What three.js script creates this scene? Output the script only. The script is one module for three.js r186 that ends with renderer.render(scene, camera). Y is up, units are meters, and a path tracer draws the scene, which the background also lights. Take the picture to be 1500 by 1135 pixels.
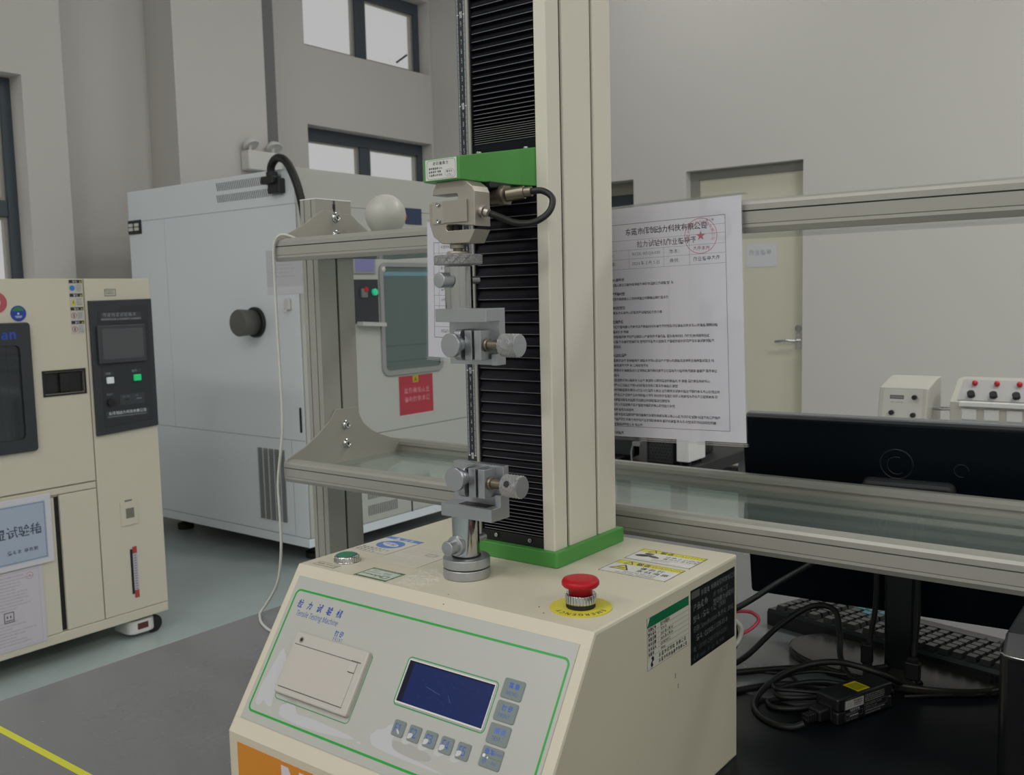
import * as THREE from 'three';
import { RoundedBoxGeometry } from 'three/addons/geometries/RoundedBoxGeometry.js';
import { mergeGeometries } from 'three/addons/utils/BufferGeometryUtils.js';
import { RectAreaLightUniformsLib } from 'three/addons/lights/RectAreaLightUniformsLib.js';

// ---------- camera, sky, added lamps, exposure ----------
RectAreaLightUniformsLib.init();
const scene = new THREE.Scene();
const camera = new THREE.PerspectiveCamera(2 * Math.atan(567.5 / 1390.5) * 180 / Math.PI, 1500 / 1135, 0.05, 60);
camera.position.set(0.65, 1.293, 0.85);
camera.rotation.set(-0.0975, 0.65707, -0.02326, 'YXZ');
camera.focus = 1.12;
camera.userData.fStop = 15;
const renderer = new THREE.WebGLRenderer({ antialias: true });
renderer.toneMapping = THREE.LinearToneMapping;
renderer.toneMappingExposure = 1.0;
renderer.shadowMap.enabled = true;
scene.background = new THREE.Color(0.49, 0.49, 0.49);      // overcast sky beyond the windows
const FILL_LAMP = { y: 4.34, w: 1.2, d: 0.6, level: 17, color: new THREE.Color(1.0, 0.985, 0.96) };
const FILL_SPOTS = [[-0.5, 1.9, 0.75], [0.9, -3.1, 1.25], [-2.7, -2.7, 0.12], [3.9, -2.8, 1.3], [-2.4, -4.3, 0.34], [4.3, 0.2, 0.9], [4.3, 2.6, 0.9], [1.9, 3.6, 0.8], [-0.6, 4.2, 1.0], [-2.4, 3.8, 1.0], [4.3, 4.8, 0.9]];   // x, z, dimming; unseen panels added where the light was lacking

// ---------- helpers ----------
let seed = 7;
const rnd = () => { seed = (seed * 1664525 + 1013904223) >>> 0; return seed / 4294967296; };
const V = (x, y, z) => new THREE.Vector3(x, y, z);
const names = new Map();
const numbered = (n) => { const k = names.get(n) ?? 0; names.set(n, k + 1); return k ? n + '_' + String(k).padStart(3, '0') : n; };
const lin = (r, g, b) => new THREE.Color().setRGB(r / 255, g / 255, b / 255, THREE.SRGBColorSpace);
function M(r, g, b, rough = 0.5, metal = 0, extra = {}) { return new THREE.MeshStandardMaterial({ color: lin(r, g, b), roughness: rough, metalness: metal, ...extra }); }
function obj(name, geo, material, parent = scene) {
  const g = Array.isArray(geo) ? mergeGeometries(geo.map((q) => { const c = q.index ? q.toNonIndexed() : q; for (const k of Object.keys(c.attributes)) if (!['position', 'normal', 'uv'].includes(k)) c.deleteAttribute(k); return c; })) : geo;
  const m = new THREE.Mesh(g, material); m.castShadow = m.receiveShadow = true;
  m.name = parent === scene ? numbered(name) : name; parent.add(m); return m;
}
function tag(o, label, category, group) { o.userData = { label, category }; if (group) o.userData.group = group; return o; }
function thing(name, label, category, pos = [0, 0, 0], turn = 0, group) {
  const o = new THREE.Group(); o.name = numbered(name); o.position.set(...pos); o.rotation.y = turn; scene.add(o); return tag(o, label, category, group);
}
function part(name, parent, pos = [0, 0, 0]) { const o = new THREE.Group(); o.name = name; o.position.set(...pos); parent.add(o); return o; }
function struct(name, geo, m, parent = scene) { const o = obj(name, geo, m, parent); if (parent === scene) o.userData.kind = 'structure'; return o; }
// box given by its extents
function bx(x0, x1, y0, y1, z0, z1, r = 0) {
  const w = x1 - x0, h = y1 - y0, d = z1 - z0, k = Math.min(r, w / 2.01, h / 2.01, d / 2.01);
  const g = k > 0 ? new RoundedBoxGeometry(w, h, d, 2, k) : new THREE.BoxGeometry(w, h, d);
  return g.translate((x0 + x1) / 2, (y0 + y1) / 2, (z0 + z1) / 2);
}
function cyl(r, a, b, seg = 32, r2 = r) {   // cylinder (or cone) from point a to point b
  const A = V(...a), B = V(...b), d = B.clone().sub(A), L = d.length();
  const g = new THREE.CylinderGeometry(r2, r, L, seg);
  g.applyQuaternion(new THREE.Quaternion().setFromUnitVectors(V(0, 1, 0), d.normalize()));
  return g.translate((A.x + B.x) / 2, (A.y + B.y) / 2, (A.z + B.z) / 2);
}
function turned(profile, axis, at, seg = 40) {   // lathe of [radius, height] along an axis
  const g = new THREE.LatheGeometry(profile.map((p) => new THREE.Vector2(p[0], p[1])), seg);
  if (axis === 'x') g.rotateZ(-Math.PI / 2); if (axis === 'z') g.rotateX(Math.PI / 2);
  return g.translate(...at);
}
const disc = (r, h, c = 0.0008) => [[0, 0], [r - c, 0], [r, c], [r, h - c], [r - c, h], [0, h]];
function shapeOf(pts, holes = []) {
  const s = new THREE.Shape(pts.map((p) => new THREE.Vector2(p[0], p[1])));
  for (const h of holes) s.holes.push(new THREE.Path(h.map((p) => new THREE.Vector2(p[0], p[1]))));
  return s;
}
function ex(shape, depth, bevel = 0, seg = 2) {
  return new THREE.ExtrudeGeometry(shape, { depth: depth - 2 * bevel, bevelEnabled: bevel > 0, bevelSize: bevel, bevelThickness: bevel, bevelOffset: -bevel, bevelSegments: seg, curveSegments: 10 }).translate(0, 0, bevel);
}
const exX = (zy, x0, x1, bevel = 0, holes = []) => ex(shapeOf(zy.map((p) => [-p[0], p[1]]), holes.map((h) => h.map((p) => [-p[0], p[1]]))), x1 - x0, bevel).rotateY(Math.PI / 2).translate(x0, 0, 0);
const exZ = (xy, z0, z1, bevel = 0, holes = []) => ex(shapeOf(xy, holes), z1 - z0, bevel).translate(0, 0, z0);
const exY = (xz, y0, y1, bevel = 0) => ex(shapeOf(xz.map((p) => [p[0], -p[1]])), y1 - y0, bevel).rotateX(-Math.PI / 2).translate(0, y0, 0);
const rect = (a0, a1, b0, b1) => [[a0, b0], [a1, b0], [a1, b1], [a0, b1]];
function rrect(a0, a1, b0, b1, r, n = 5) {
  const out = [], c = [[a1 - r, b0 + r, -90], [a1 - r, b1 - r, 0], [a0 + r, b1 - r, 90], [a0 + r, b0 + r, 180]];
  for (const [x, y, s] of c) for (let i = 0; i <= n; i++) { const t = (s + 90 * i / n) * Math.PI / 180; out.push([x + r * Math.cos(t), y + r * Math.sin(t)]); }
  return out;
}
function tube(pts, r, seg = 8, n = 0) { return new THREE.TubeGeometry(new THREE.CatmullRomCurve3(pts.map((p) => V(...p)), false, 'centripetal'), n || pts.length * 8, r, seg, false); }
function canvasTex(w, h, draw) {
  const c = document.createElement('canvas'); c.width = w; c.height = h; const x = c.getContext('2d'); draw(x, w, h);
  const t = new THREE.CanvasTexture(c); t.colorSpace = THREE.SRGBColorSpace; t.anisotropy = 8; return t;
}
function print(w, h, draw, rough = 0.45) { return new THREE.MeshStandardMaterial({ map: canvasTex(w, h, draw), roughness: rough }); }
// thin printed sheet: w (right) x h (up), front face with the print; placed by centre, right and up vectors
function sheet(name, w, h, m, parent, at, right, up, t = 0.0004) {
  const o = obj(name, new THREE.BoxGeometry(w, h, t), m, parent), R = V(...right).normalize(), U = V(...up).normalize(), N = R.clone().cross(U);
  o.quaternion.setFromRotationMatrix(new THREE.Matrix4().makeBasis(R, U, N));
  o.position.set(...at).addScaledVector(N, t / 2 + 0.0001); return o;
}
// ---------- lettering: stroke glyphs on a 10 x 10 grid ----------
const GLYPHS = {};
for (const row of `拉 0232 202918 0534 6071 4393 5557 8578 4999|力 13837968 404419|试 1021 04242937 3393 4565 5558 3967 70879998 8091|验 013135 111545493927 0737 7053 7093 6383 5557 7577 9686 5999
机 0333 2029 2306 2435 616559 6181889997|打 0232 202918 0534 4292 727968|印 40111848 1444 518186 5159|菜 0191 3032 6062 7313 2425 5455 7564 0696 5659 5619 5699|单 2031 6051 1282 1216 8286 1484 1686 0898 5259
测 0112 0415 0927 3137 3161 6167 4348 4839 4759 7177 909988|东 1282 502585 555949 3618 7688|莞 0191 3032 6062 5354 1416 1484 8486 3565 1787 4719 57599998|市 5051 1292 2428 2484 8488 5259|伟 3005 1319 4191 4494 479788 6069
创 3003 3053 2353 5356 23285857 7177 909988|动 1141 0454 2408 0848 3759 53939878 707469|科 4012 0343 2129 2305 2435 6172 5364 4697 8089|技 0232 202918 0534 4292 6064 4484 8448 5599|有 0292 4017 3439 34848979 3686
限 1119 11313414 3527 4149 4181 8185 4383 4585 4957 6599 9576|公 4014 6094 4518 1888 6799|司 11818979 1353 2565 2528 2868 6568|作 3005 1319 5033 4292 6269 6494 6797|业 3038 6068 1336 8366 0999|指 0232 202918 0534 8142 41459594 4689 4649 4989 8689 4888
导 2181 8184 2383 212595 9594 0696 656958 2738|书 1171 7174 04848676 5059 8091|编 3014 1434 0838 5060 4191 4549 4595 9599 4797 5559 7579|号 3161 3134 3464 6164 0696 36477779 69|版 1019 1242 4045 4147 5292 5348 6396 9659|本 1292 5059 5218 5298 3767
日 2129 2181 8189 2585 2989|期 0151 1017 4047 1343 1545 0858 1829 4858 6169 6191 9198 6494 6696|类 2032 7062 0393 5054 3415 6495 0696 5619 5699|别 1151 1114 1454 5154 2529 2656 5958 7177 9099|年 3012 2282 3235 0797 5259 3585|月 212519 2181 818979 2383 2585
文 5051 1292 7118 3198|件 3005 1319 5033 4292 3595 6069|恒 0314 2029 3344 4191 5388 5383 8388 5585 4999|湿 0112 0415 0926 4181 4144 4484 8184 4282 5559 7579 4658 8677 3999|箱 3012 1232 2324 7052 5282 6263 0444 2429 2507 2646 5459 9499 5494 5696 5799 5999
警 0141 2023 1353 1444 5161 5298 7094 1696 2777 2888 2929 2979 7979|告 3013 2282 5055 0595 2729 2787 8789 2989|注 0112 0415 0926 5061 3393 6369 3696 2999|意 5051 1282 2343 7363 0494 2575 2527 2777 7577 2637 1829 4849 8898|严 0191 3034 6064 1314 8384 1585 1519|禁 0141 2024 2213 2443 5191 7074 7253 7493 2575 0696 5659 3718 7798
请 1021 04242937 3292 4384 6065 3595 4649 4686 8689 4787 4888|勿 3006 2282 828979 4417 6428|停 3005 1319 6061 3292 4484 4546 8586 3596 5797 6769|止 5058 1418 5585 0898|运 2011 0414 1418 0898 3181 2393 5337 3777 6687|行 3012 4014 2429 4181 4494 747968
小 505958 2437 7488|心 1416 3338 389897 5254 8496|电 1282 1217 8287 1484 1787 50589998|源 0112 0415 0926 2191 212719 4383 4346 8386 4484 4686 6669 5739 8798|产 5051 1282 3343 7363 1585 1519|品 2161 2124 2464 6164 0545 0549 0949 4549 5595 5599 9599 5999
名 4005 3171 7108 4547 3538 3579 3989 5989|称 4012 0343 2129 2305 2435 6053 5393 7379 6447 8497|型 0151 0353 1115 4145 7174 909584 2686 5559 0999|传 3005 1319 4292 3494 6037 3777 7758 5879|感 1091 1118 3363 5598 8194 2545 2747 3849|器 1141 1114 1444 4144 5181 5154 5484 8184 0595 1646 1619 1949 4649 5686 5659 5989 8689`.split(/[\n|]/)) {
  const [c, ...s] = row.trim().split(/\s+/); GLYPHS[c] = s.map((t) => t.match(/\d\d/g).map((d) => [+d[0] / 9, +d[1] / 9]));
}
const ALL = Object.keys(GLYPHS);
function text(x, str, px, py, size, color, { weight = 0.09, gap = 1.12, font = 'sans-serif', bold = false, squeeze = 1 } = {}) {   // top-left anchored, returns the end
  x.lineCap = 'round'; x.lineJoin = 'round'; x.strokeStyle = x.fillStyle = color; x.textBaseline = 'alphabetic'; x.textAlign = 'left';
  for (const c of str) {
    const g = GLYPHS[c];
    if (g) {
      x.lineWidth = Math.max(0.8, size * weight);
      for (const s of g) { x.beginPath(); s.forEach(([a, b], i) => x[i ? 'lineTo' : 'moveTo'](px + a * size * 0.9 * squeeze, py + b * size * 0.92)); x.stroke(); }
      px += size * gap * squeeze;
    } else { x.font = (bold ? 'bold ' : '') + size * 1.05 + 'px ' + font; x.fillText(c, px, py + size * 0.9); px += x.measureText(c).width * (gap / 1.12); }
  }
  return px;
}
function fine(x, px, py, w, size, color, weight = 0.1) {   // a line of small print too fine to read
  let s = ''; for (let n = Math.floor(w / (size * 1.05)); n > 0; n--) s += rnd() < 0.06 ? ' ' : ALL[Math.floor(rnd() * ALL.length)];
  text(x, s, px, py, size, color, { weight, gap: 1.02 });
}
function box2(x, a, b, w, h, color, lw = 2) { x.strokeStyle = color; x.lineWidth = lw; x.strokeRect(a, b, w, h); }
function round(x, a, b, w, h, r) { x.beginPath(); x.roundRect(a, b, w, h, r); }
function dataTex(w, h, f, srgb = false) {
  const d = new Uint8Array(w * h * 4);
  for (let j = 0; j < h; j++) for (let i = 0; i < w; i++) { const v = f(i, j); d.set([v, v, v, 255], (j * w + i) * 4); }
  const t = new THREE.DataTexture(d, w, h); t.wrapS = t.wrapT = THREE.RepeatWrapping; t.magFilter = THREE.LinearFilter; t.needsUpdate = true; if (srgb) t.colorSpace = THREE.SRGBColorSpace; return t;
}
function metric(g, k = 1) {   // uv in metres by the dominant normal
  if (g.index) g = g.toNonIndexed();
  const p = g.attributes.position, n = g.attributes.normal, u = new Float32Array(p.count * 2);
  for (let i = 0; i < p.count; i++) {
    const a = Math.abs(n.getX(i)), b = Math.abs(n.getY(i)), c = Math.abs(n.getZ(i)), P = [p.getX(i), p.getY(i), p.getZ(i)];
    const [s, t] = b > a && b > c ? [P[0], P[2]] : a > c ? [P[2], P[1]] : [P[0], P[1]];
    u[i * 2] = s * k; u[i * 2 + 1] = t * k;
  }
  g.setAttribute('uv', new THREE.BufferAttribute(u, 2)); return g;
}
// knurled cylinder along +y: crossed diagonal grooves cut into the rim
function knurled(r, h, n, amp, rows) {
  const c = 0.0008, na = n * 4, nr = rows * 4, pts = [], idx = [], uv = [];
  const tri = (v) => Math.abs(((v % 1) + 1) % 1 - 0.5) * 2;
  const ring = (f, y) => { for (let i = 0; i <= na; i++) { const a = i / na * Math.PI * 2, q = f(i); pts.push(q * Math.cos(a), y, q * Math.sin(a)); uv.push(i / na, y / h); } };
  ring(() => 0, 0); ring(() => r - amp - c, 0);
  for (let j = 0; j <= nr; j++) ring((i) => { const u = i / 4, v = j / 4; return r - amp * (1 - 1.6 * Math.min(0.62, Math.min(tri(u / 1 * 0.5 + v * 0.5), tri(u * 0.5 - v * 0.5)))); }, c + (h - 2 * c) * j / nr);
  ring(() => r - amp - c, h); ring(() => 0, h);
  const R = pts.length / 3 / (na + 1);
  for (let j = 0; j < R - 1; j++) for (let i = 0; i < na; i++) { const a = j * (na + 1) + i, b = a + na + 1; idx.push(a, b, a + 1, b, b + 1, a + 1); }
  const g = new THREE.BufferGeometry(); g.setAttribute('position', new THREE.Float32BufferAttribute(pts, 3)); g.setAttribute('uv', new THREE.Float32BufferAttribute(uv, 2)); g.setIndex(idx);
  const q = g.toNonIndexed(); q.computeVertexNormals(); return q;
}
// value noise that tiles
function noiseField(n, octaves, s0) {
  const f = new Float32Array(n * n); let amp = 1, tot = 0;
  for (let o = 0, c = s0; o < octaves; o++, c *= 2, amp *= 0.55) {
    const g = Array.from({ length: c * c }, () => rnd()); tot += amp;
    for (let j = 0; j < n; j++) for (let i = 0; i < n; i++) {
      const x = i / n * c, y = j / n * c, a = Math.floor(x), b = Math.floor(y), sx = x - a, sy = y - b, e = sx * sx * (3 - 2 * sx), q = sy * sy * (3 - 2 * sy);
      const at = (p, r) => g[(r % c) * c + (p % c)];
      f[j * n + i] += amp * ((at(a, b) * (1 - e) + at(a + 1, b) * e) * (1 - q) + (at(a, b + 1) * (1 - e) + at(a + 1, b + 1) * e) * q);
    }
  }
  return f.map((v) => v / tot);
}
const NF = noiseField(256, 5, 6), NG = noiseField(256, 3, 48);
const grain = dataTex(256, 256, (i, j) => 255 * NG[j * 256 + i]);
const cloud = dataTex(256, 256, (i, j) => 255 * (0.55 * NF[j * 256 + i] + 0.45 * NG[j * 256 + i]));
const tint = (lo) => dataTex(256, 256, (i, j) => 255 * (lo + (1 - lo) * NF[j * 256 + i]), true);
const brush = dataTex(256, 256, (i, j) => 255 * (0.5 + 0.5 * (NG[(j * 7 % 256) * 256 + 3] - 0.5) + 0.25 * (NF[j * 256 + (i >> 4)] - 0.5)));
const knurl = dataTex(64, 64, (i, j) => { const a = Math.abs(((i + j) % 16) / 8 - 1), b = Math.abs(((i - j + 64) % 16) / 8 - 1); return 255 * Math.min(a, b); });

// ---------- materials ----------
const m = {
  wall: M(206, 203, 199, 0.9, 0, { bumpMap: cloud, bumpScale: 0.0008 }), wallWarm: M(206, 203, 197, 0.9, 0, { bumpMap: cloud, bumpScale: 0.0008 }), ceiling: M(215, 215, 212, 0.95), stripGrey: M(118, 119, 120, 0.7),
  floor: M(176, 189, 189, 0.3, 0, { map: tint(0.9), bumpMap: cloud, bumpScale: 0.0004 }),
  winFrame: M(72, 82, 92, 0.45), glass: new THREE.MeshPhysicalMaterial({ color: 0xffffff, transmission: 1, roughness: 0.02, thickness: 0 }),
  door: M(212, 208, 190, 0.6), doorFrame: M(140, 140, 134, 0.6), dark: M(22, 22, 24, 0.6), black: M(26, 27, 29, 0.45), gloss: M(16, 17, 20, 0.18), rubber: M(20, 20, 22, 0.75),
  cream: M(204, 197, 178, 0.42, 0, { bumpMap: grain, bumpScale: 0.00006 }), cream2: M(208, 201, 184, 0.42), colCream: M(214, 209, 195, 0.36),
  green: M(74, 146, 66, 0.4), steel: M(176, 178, 178, 0.2, 1, { roughnessMap: brush }), steelMatt: M(176, 179, 183, 0.36, 0.85), chrome: M(205, 205, 205, 0.12, 1), nickel: M(176, 170, 160, 0.42, 0.8),
  brass: M(128, 120, 106, 0.38, 0.85), knurled: M(196, 196, 196, 0.36, 0.85, { bumpMap: knurl, bumpScale: 0.0009 }), red: M(190, 30, 42, 0.35), yellow: M(208, 196, 62, 0.5),
  alu: M(162, 160, 153, 0.42, 0.25), aluPlate: M(164, 160, 150, 0.5, 0.25), groove: M(70, 69, 66, 0.6),
  shelfGlass: new THREE.MeshPhysicalMaterial({ color: lin(226, 236, 231), transmission: 0.9, roughness: 0.06, thickness: 0, ior: 1.5 }),
  acrylic: new THREE.MeshPhysicalMaterial({ color: lin(252, 252, 253), transmission: 0.98, roughness: 0.05, thickness: 0 }),
  white: M(214, 214, 212, 0.5), chamber: M(228, 235, 241, 0.4), chamberShaded: M(188, 190, 184, 0.45), chamberTrim: M(150, 153, 152, 0.5), grey: M(120, 122, 122, 0.5),  // chamber white coloured twice: bluish window light on the front, shade on the side
  cabinet: M(206, 200, 183, 0.5, 0, { bumpMap: grain, bumpScale: 0.0001 }), panelBlack: M(48, 52, 58, 0.5), screen: M(78, 80, 84, 0.3), paper: M(206, 205, 212, 0.8),
  desk: M(118, 118, 121, 0.42, 0, { bumpMap: grain, bumpScale: 0.00004, roughnessMap: cloud }), cableBlack: M(20, 20, 21, 0.5), cableWhite: M(196, 196, 190, 0.5), ink: M(20, 22, 24, 0.6),
  led: (r, g, b, k) => new THREE.MeshStandardMaterial({ color: lin(r, g, b), emissive: lin(r, g, b), emissiveIntensity: k, roughness: 0.4 }),
};
for (const t of [grain, cloud]) t.repeat.set(1, 1);
grain.repeat.set(6, 6);
const kn = (a, b) => { const k = knurl.clone(); k.repeat.set(a, b); k.needsUpdate = true; return M(200, 200, 200, 0.34, 0.85, { bumpMap: k, bumpScale: 0.0012 }); };
m.knurlRing = kn(26, 2); m.knurlKnob = kn(11, 3);

// ---------- room ----------
struct('floor', metric(bx(-5.3, 5.6, -0.1, 0, -5.8, 5.8)), m.floor);
struct('ceiling', bx(-5.3, 5.6, 4.4, 4.55, -5.8, 5.8), m.ceiling);
struct('wall_right', metric(bx(5.4, 5.6, 0, 4.4, -5.8, 5.8)), m.wall);
struct('wall_front', metric(bx(-5.3, 5.4, 0, 4.4, 5.6, 5.8)), m.wall);
struct('wall_back', metric(exZ(rect(-5.2, 5.4, 0, 4.4), -5.63, -5.38, 0, [rect(-2.5435, -1.69, 0.001, 2.137), rect(-3.9, -2.975, 0.001, 2.121)])), m.wall);
struct('wall_left', metric(exX(rect(-5.38, -1.97, 0, 4.4), -5.2, -4.95, 0, [rect(-5.36, -3.985, 3.172, 3.775), rect(-5.36, -3.985, 1.5, 2.597)])), m.wall);
struct('wall_left_near', metric(exX(rect(-1.97, 5.6, 0, 4.4), -5.0, -4.65, 0, [rect(-1.735, -0.3, 0.9, 2.54)])), m.wall);
struct('pillar', metric(bx(-4.95, -4.65, 0, 4.4, -3.372, -2.68)), m.wall);
tag(obj('grey_wall_strip', [bx(-4.945, -4.68, 0.02, 4.38, -3.488, -3.375, 0.004), bx(-4.945, -4.672, 1.0, 1.03, -3.492, -3.375)], m.stripGrey), 'dark grey square trunking rising up the wall beside the pillar', 'strip');  // square box in a darker grey than the walls
function windowUnit(n, x, z0, z1, y0, y1, mullions, transoms = []) {
  const g = new THREE.Group(); g.name = 'window_' + n; g.userData.kind = 'structure'; scene.add(g);
  const fw = 0.055, d = [x - 0.035, x + 0.035];
  obj('frame', [bx(...d, y0, y1, z0, z0 + fw), bx(...d, y0, y1, z1 - fw, z1), bx(...d, y0, y0 + fw * 0.7, z0 + fw, z1 - fw), bx(...d, y1 - 0.09, y1, z0 + fw, z1 - fw)], m.winFrame, g);
  const zs = [z0 + fw, ...mullions.flatMap((q) => [q - 0.055, q + 0.055]), z1 - fw], ys = [y0 + fw * 0.7, ...transoms.flatMap((q) => [q - 0.045, q + 0.045]), y1 - 0.09];
  for (const q of mullions) obj('mullion', bx(x - 0.03, x + 0.03, y0 + fw * 0.7, y1 - 0.09, q - 0.055, q + 0.055, 0.004), m.winFrame, g);
  for (let i = 0; i < zs.length; i += 2) {
    for (const q of transoms) obj('transom', bx(x - 0.03, x + 0.03, q - 0.045, q + 0.045, zs[i], zs[i + 1], 0.004), m.winFrame, g);
    for (let j = 0; j < ys.length; j += 2) {
      const s = obj('sash', exX(rect(zs[i], zs[i + 1], ys[j], ys[j + 1]), x - 0.02, x + 0.012, 0, [rect(zs[i] + 0.022, zs[i + 1] - 0.022, ys[j] + 0.015, ys[j + 1] - 0.015)]), m.alu, g);
      obj('pane', bx(x - 0.004, x, ys[j] + 0.014, ys[j + 1] - 0.014, zs[i] + 0.02, zs[i + 1] - 0.02), m.glass, s);
    }
  }
  return g;
}
const w1 = windowUnit(1, -5.1, -5.36, -3.985, 3.172, 3.775, [-4.68]);
obj('stay', cyl(0.008, [-5.07, 3.25, -5.08], [-4.99, 3.31, -5.13], 10), m.winFrame, w1);
windowUnit(2, -5.1, -5.36, -3.985, 1.5, 2.597, [-4.68]);
windowUnit(3, -4.82, -1.735, -0.3, 0.9, 2.54, [-1.0], [1.83]);
{ // door in the back wall and the dark glazed opening next to it
  const d = new THREE.Group(); d.name = 'door_1'; d.userData.kind = 'structure'; scene.add(d);
  obj('door_frame', exZ([[-2.5435, 0.001], [-2.5435, 2.137], [-1.69, 2.137], [-1.69, 2.075], [-2.475, 2.075], [-2.475, 0.001]], -5.52, -5.45), m.doorFrame, d);
  obj('door_leaf', bx(-2.475, -1.691, 0.03, 2.075, -5.51, -5.46, 0.003), m.door, d);
  const h = obj('handle', [cyl(0.009, [-1.745, 0.935, -5.46], [-1.745, 0.935, -5.40], 12), tube([[-1.745, 0.935, -5.405], [-1.82, 0.937, -5.40], [-1.89, 0.93, -5.405]], 0.009), bx(-1.765, -1.725, 0.88, 0.99, -5.462, -5.455, 0.003)], m.chrome, d);
  obj('lock_cap', cyl(0.022, [-1.745, 1.02, -5.462], [-1.745, 1.02, -5.45], 20), m.steel, d);
  obj('threshold', bx(-2.54, -1.70, 0, 0.03, -5.6, -5.40), m.dark, d);
  obj('backing', bx(-2.54, -1.69, 0, 2.137, -5.63, -5.6), m.doorFrame, d);
  const e = new THREE.Group(); e.name = 'door_2'; e.userData.kind = 'structure'; scene.add(e);
  obj('lintel', bx(-3.9, -2.975, 2.03, 2.12, -5.63, -5.52), M(150, 147, 132, 0.7), e);
  obj('door_leaf', bx(-3.9, -2.975, 0.001, 2.03, -5.6, -5.54), M(62, 72, 80, 0.35), e);
  sheet('door_notice', 0.222, 0.162, print(256, 190, (x, w, h2) => { x.fillStyle = '#d3d3d8'; x.fillRect(0, 0, w, h2); x.filter = 'blur(3px)'; text(x, '作业指导', 26, 52, 42, '#9b9ba6'); }), d, [-2.01, 1.525, -5.459], [1, 0, 0], [0, 1, 0], 0.001).userData.label = 'white paper notice taped on the cream door';
}
// added fill panels out of view, each with a light of its size
for (const [x, z, dim] of FILL_SPOTS) {
  const t = thing('added_fill_panel', 'white fill light panel added out of view under the ceiling', 'fill light', [x, FILL_LAMP.y, z], 0, 'added fill panels');
  obj('frame', exY(rect(-0.62, 0.62, -0.32, 0.32), 0.0, 0.06), m.white, t);
  obj('diffuser', bx(-0.6, 0.6, -0.006, 0.0, -0.3, 0.3), new THREE.MeshStandardMaterial({ color: 0xffffff, emissive: FILL_LAMP.color, emissiveIntensity: 0.9 * dim }), t);
  const l = new THREE.RectAreaLight(FILL_LAMP.color, FILL_LAMP.level * dim, FILL_LAMP.w, FILL_LAMP.d); l.position.set(x, FILL_LAMP.y - 0.012, z); l.rotation.x = -Math.PI / 2; scene.add(l);
}
// ---------- emergency lamp on the pillar ----------
{
  const t = thing('emergency_light', 'white twin-head emergency lamp box on the pale pillar', 'emergency light', [-4.65, 2.2, -3.28]);
  obj('housing', bx(0.001, 0.09, -0.05, 0.08, -0.14, 0.14, 0.012), m.white, t);
  for (const s of [-1, 1]) { const h = obj('lamp_head', turned([[0, 0.05], [0.02, 0.05], [0.045, 0.025], [0.056, 0], [0.05, -0.006], [0.046, 0.002], [0, 0.006]], 'y', [0, 0, 0], 28), m.white, t); h.position.set(0.062, 0.11, 0.095 * s); h.rotation.set(0.12 * s, 0, 0.55); obj('bracket', cyl(0.012, [0.045, 0.075, 0.095 * s], [0.045, 0.115, 0.095 * s], 12), m.white, t); }
}
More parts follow.
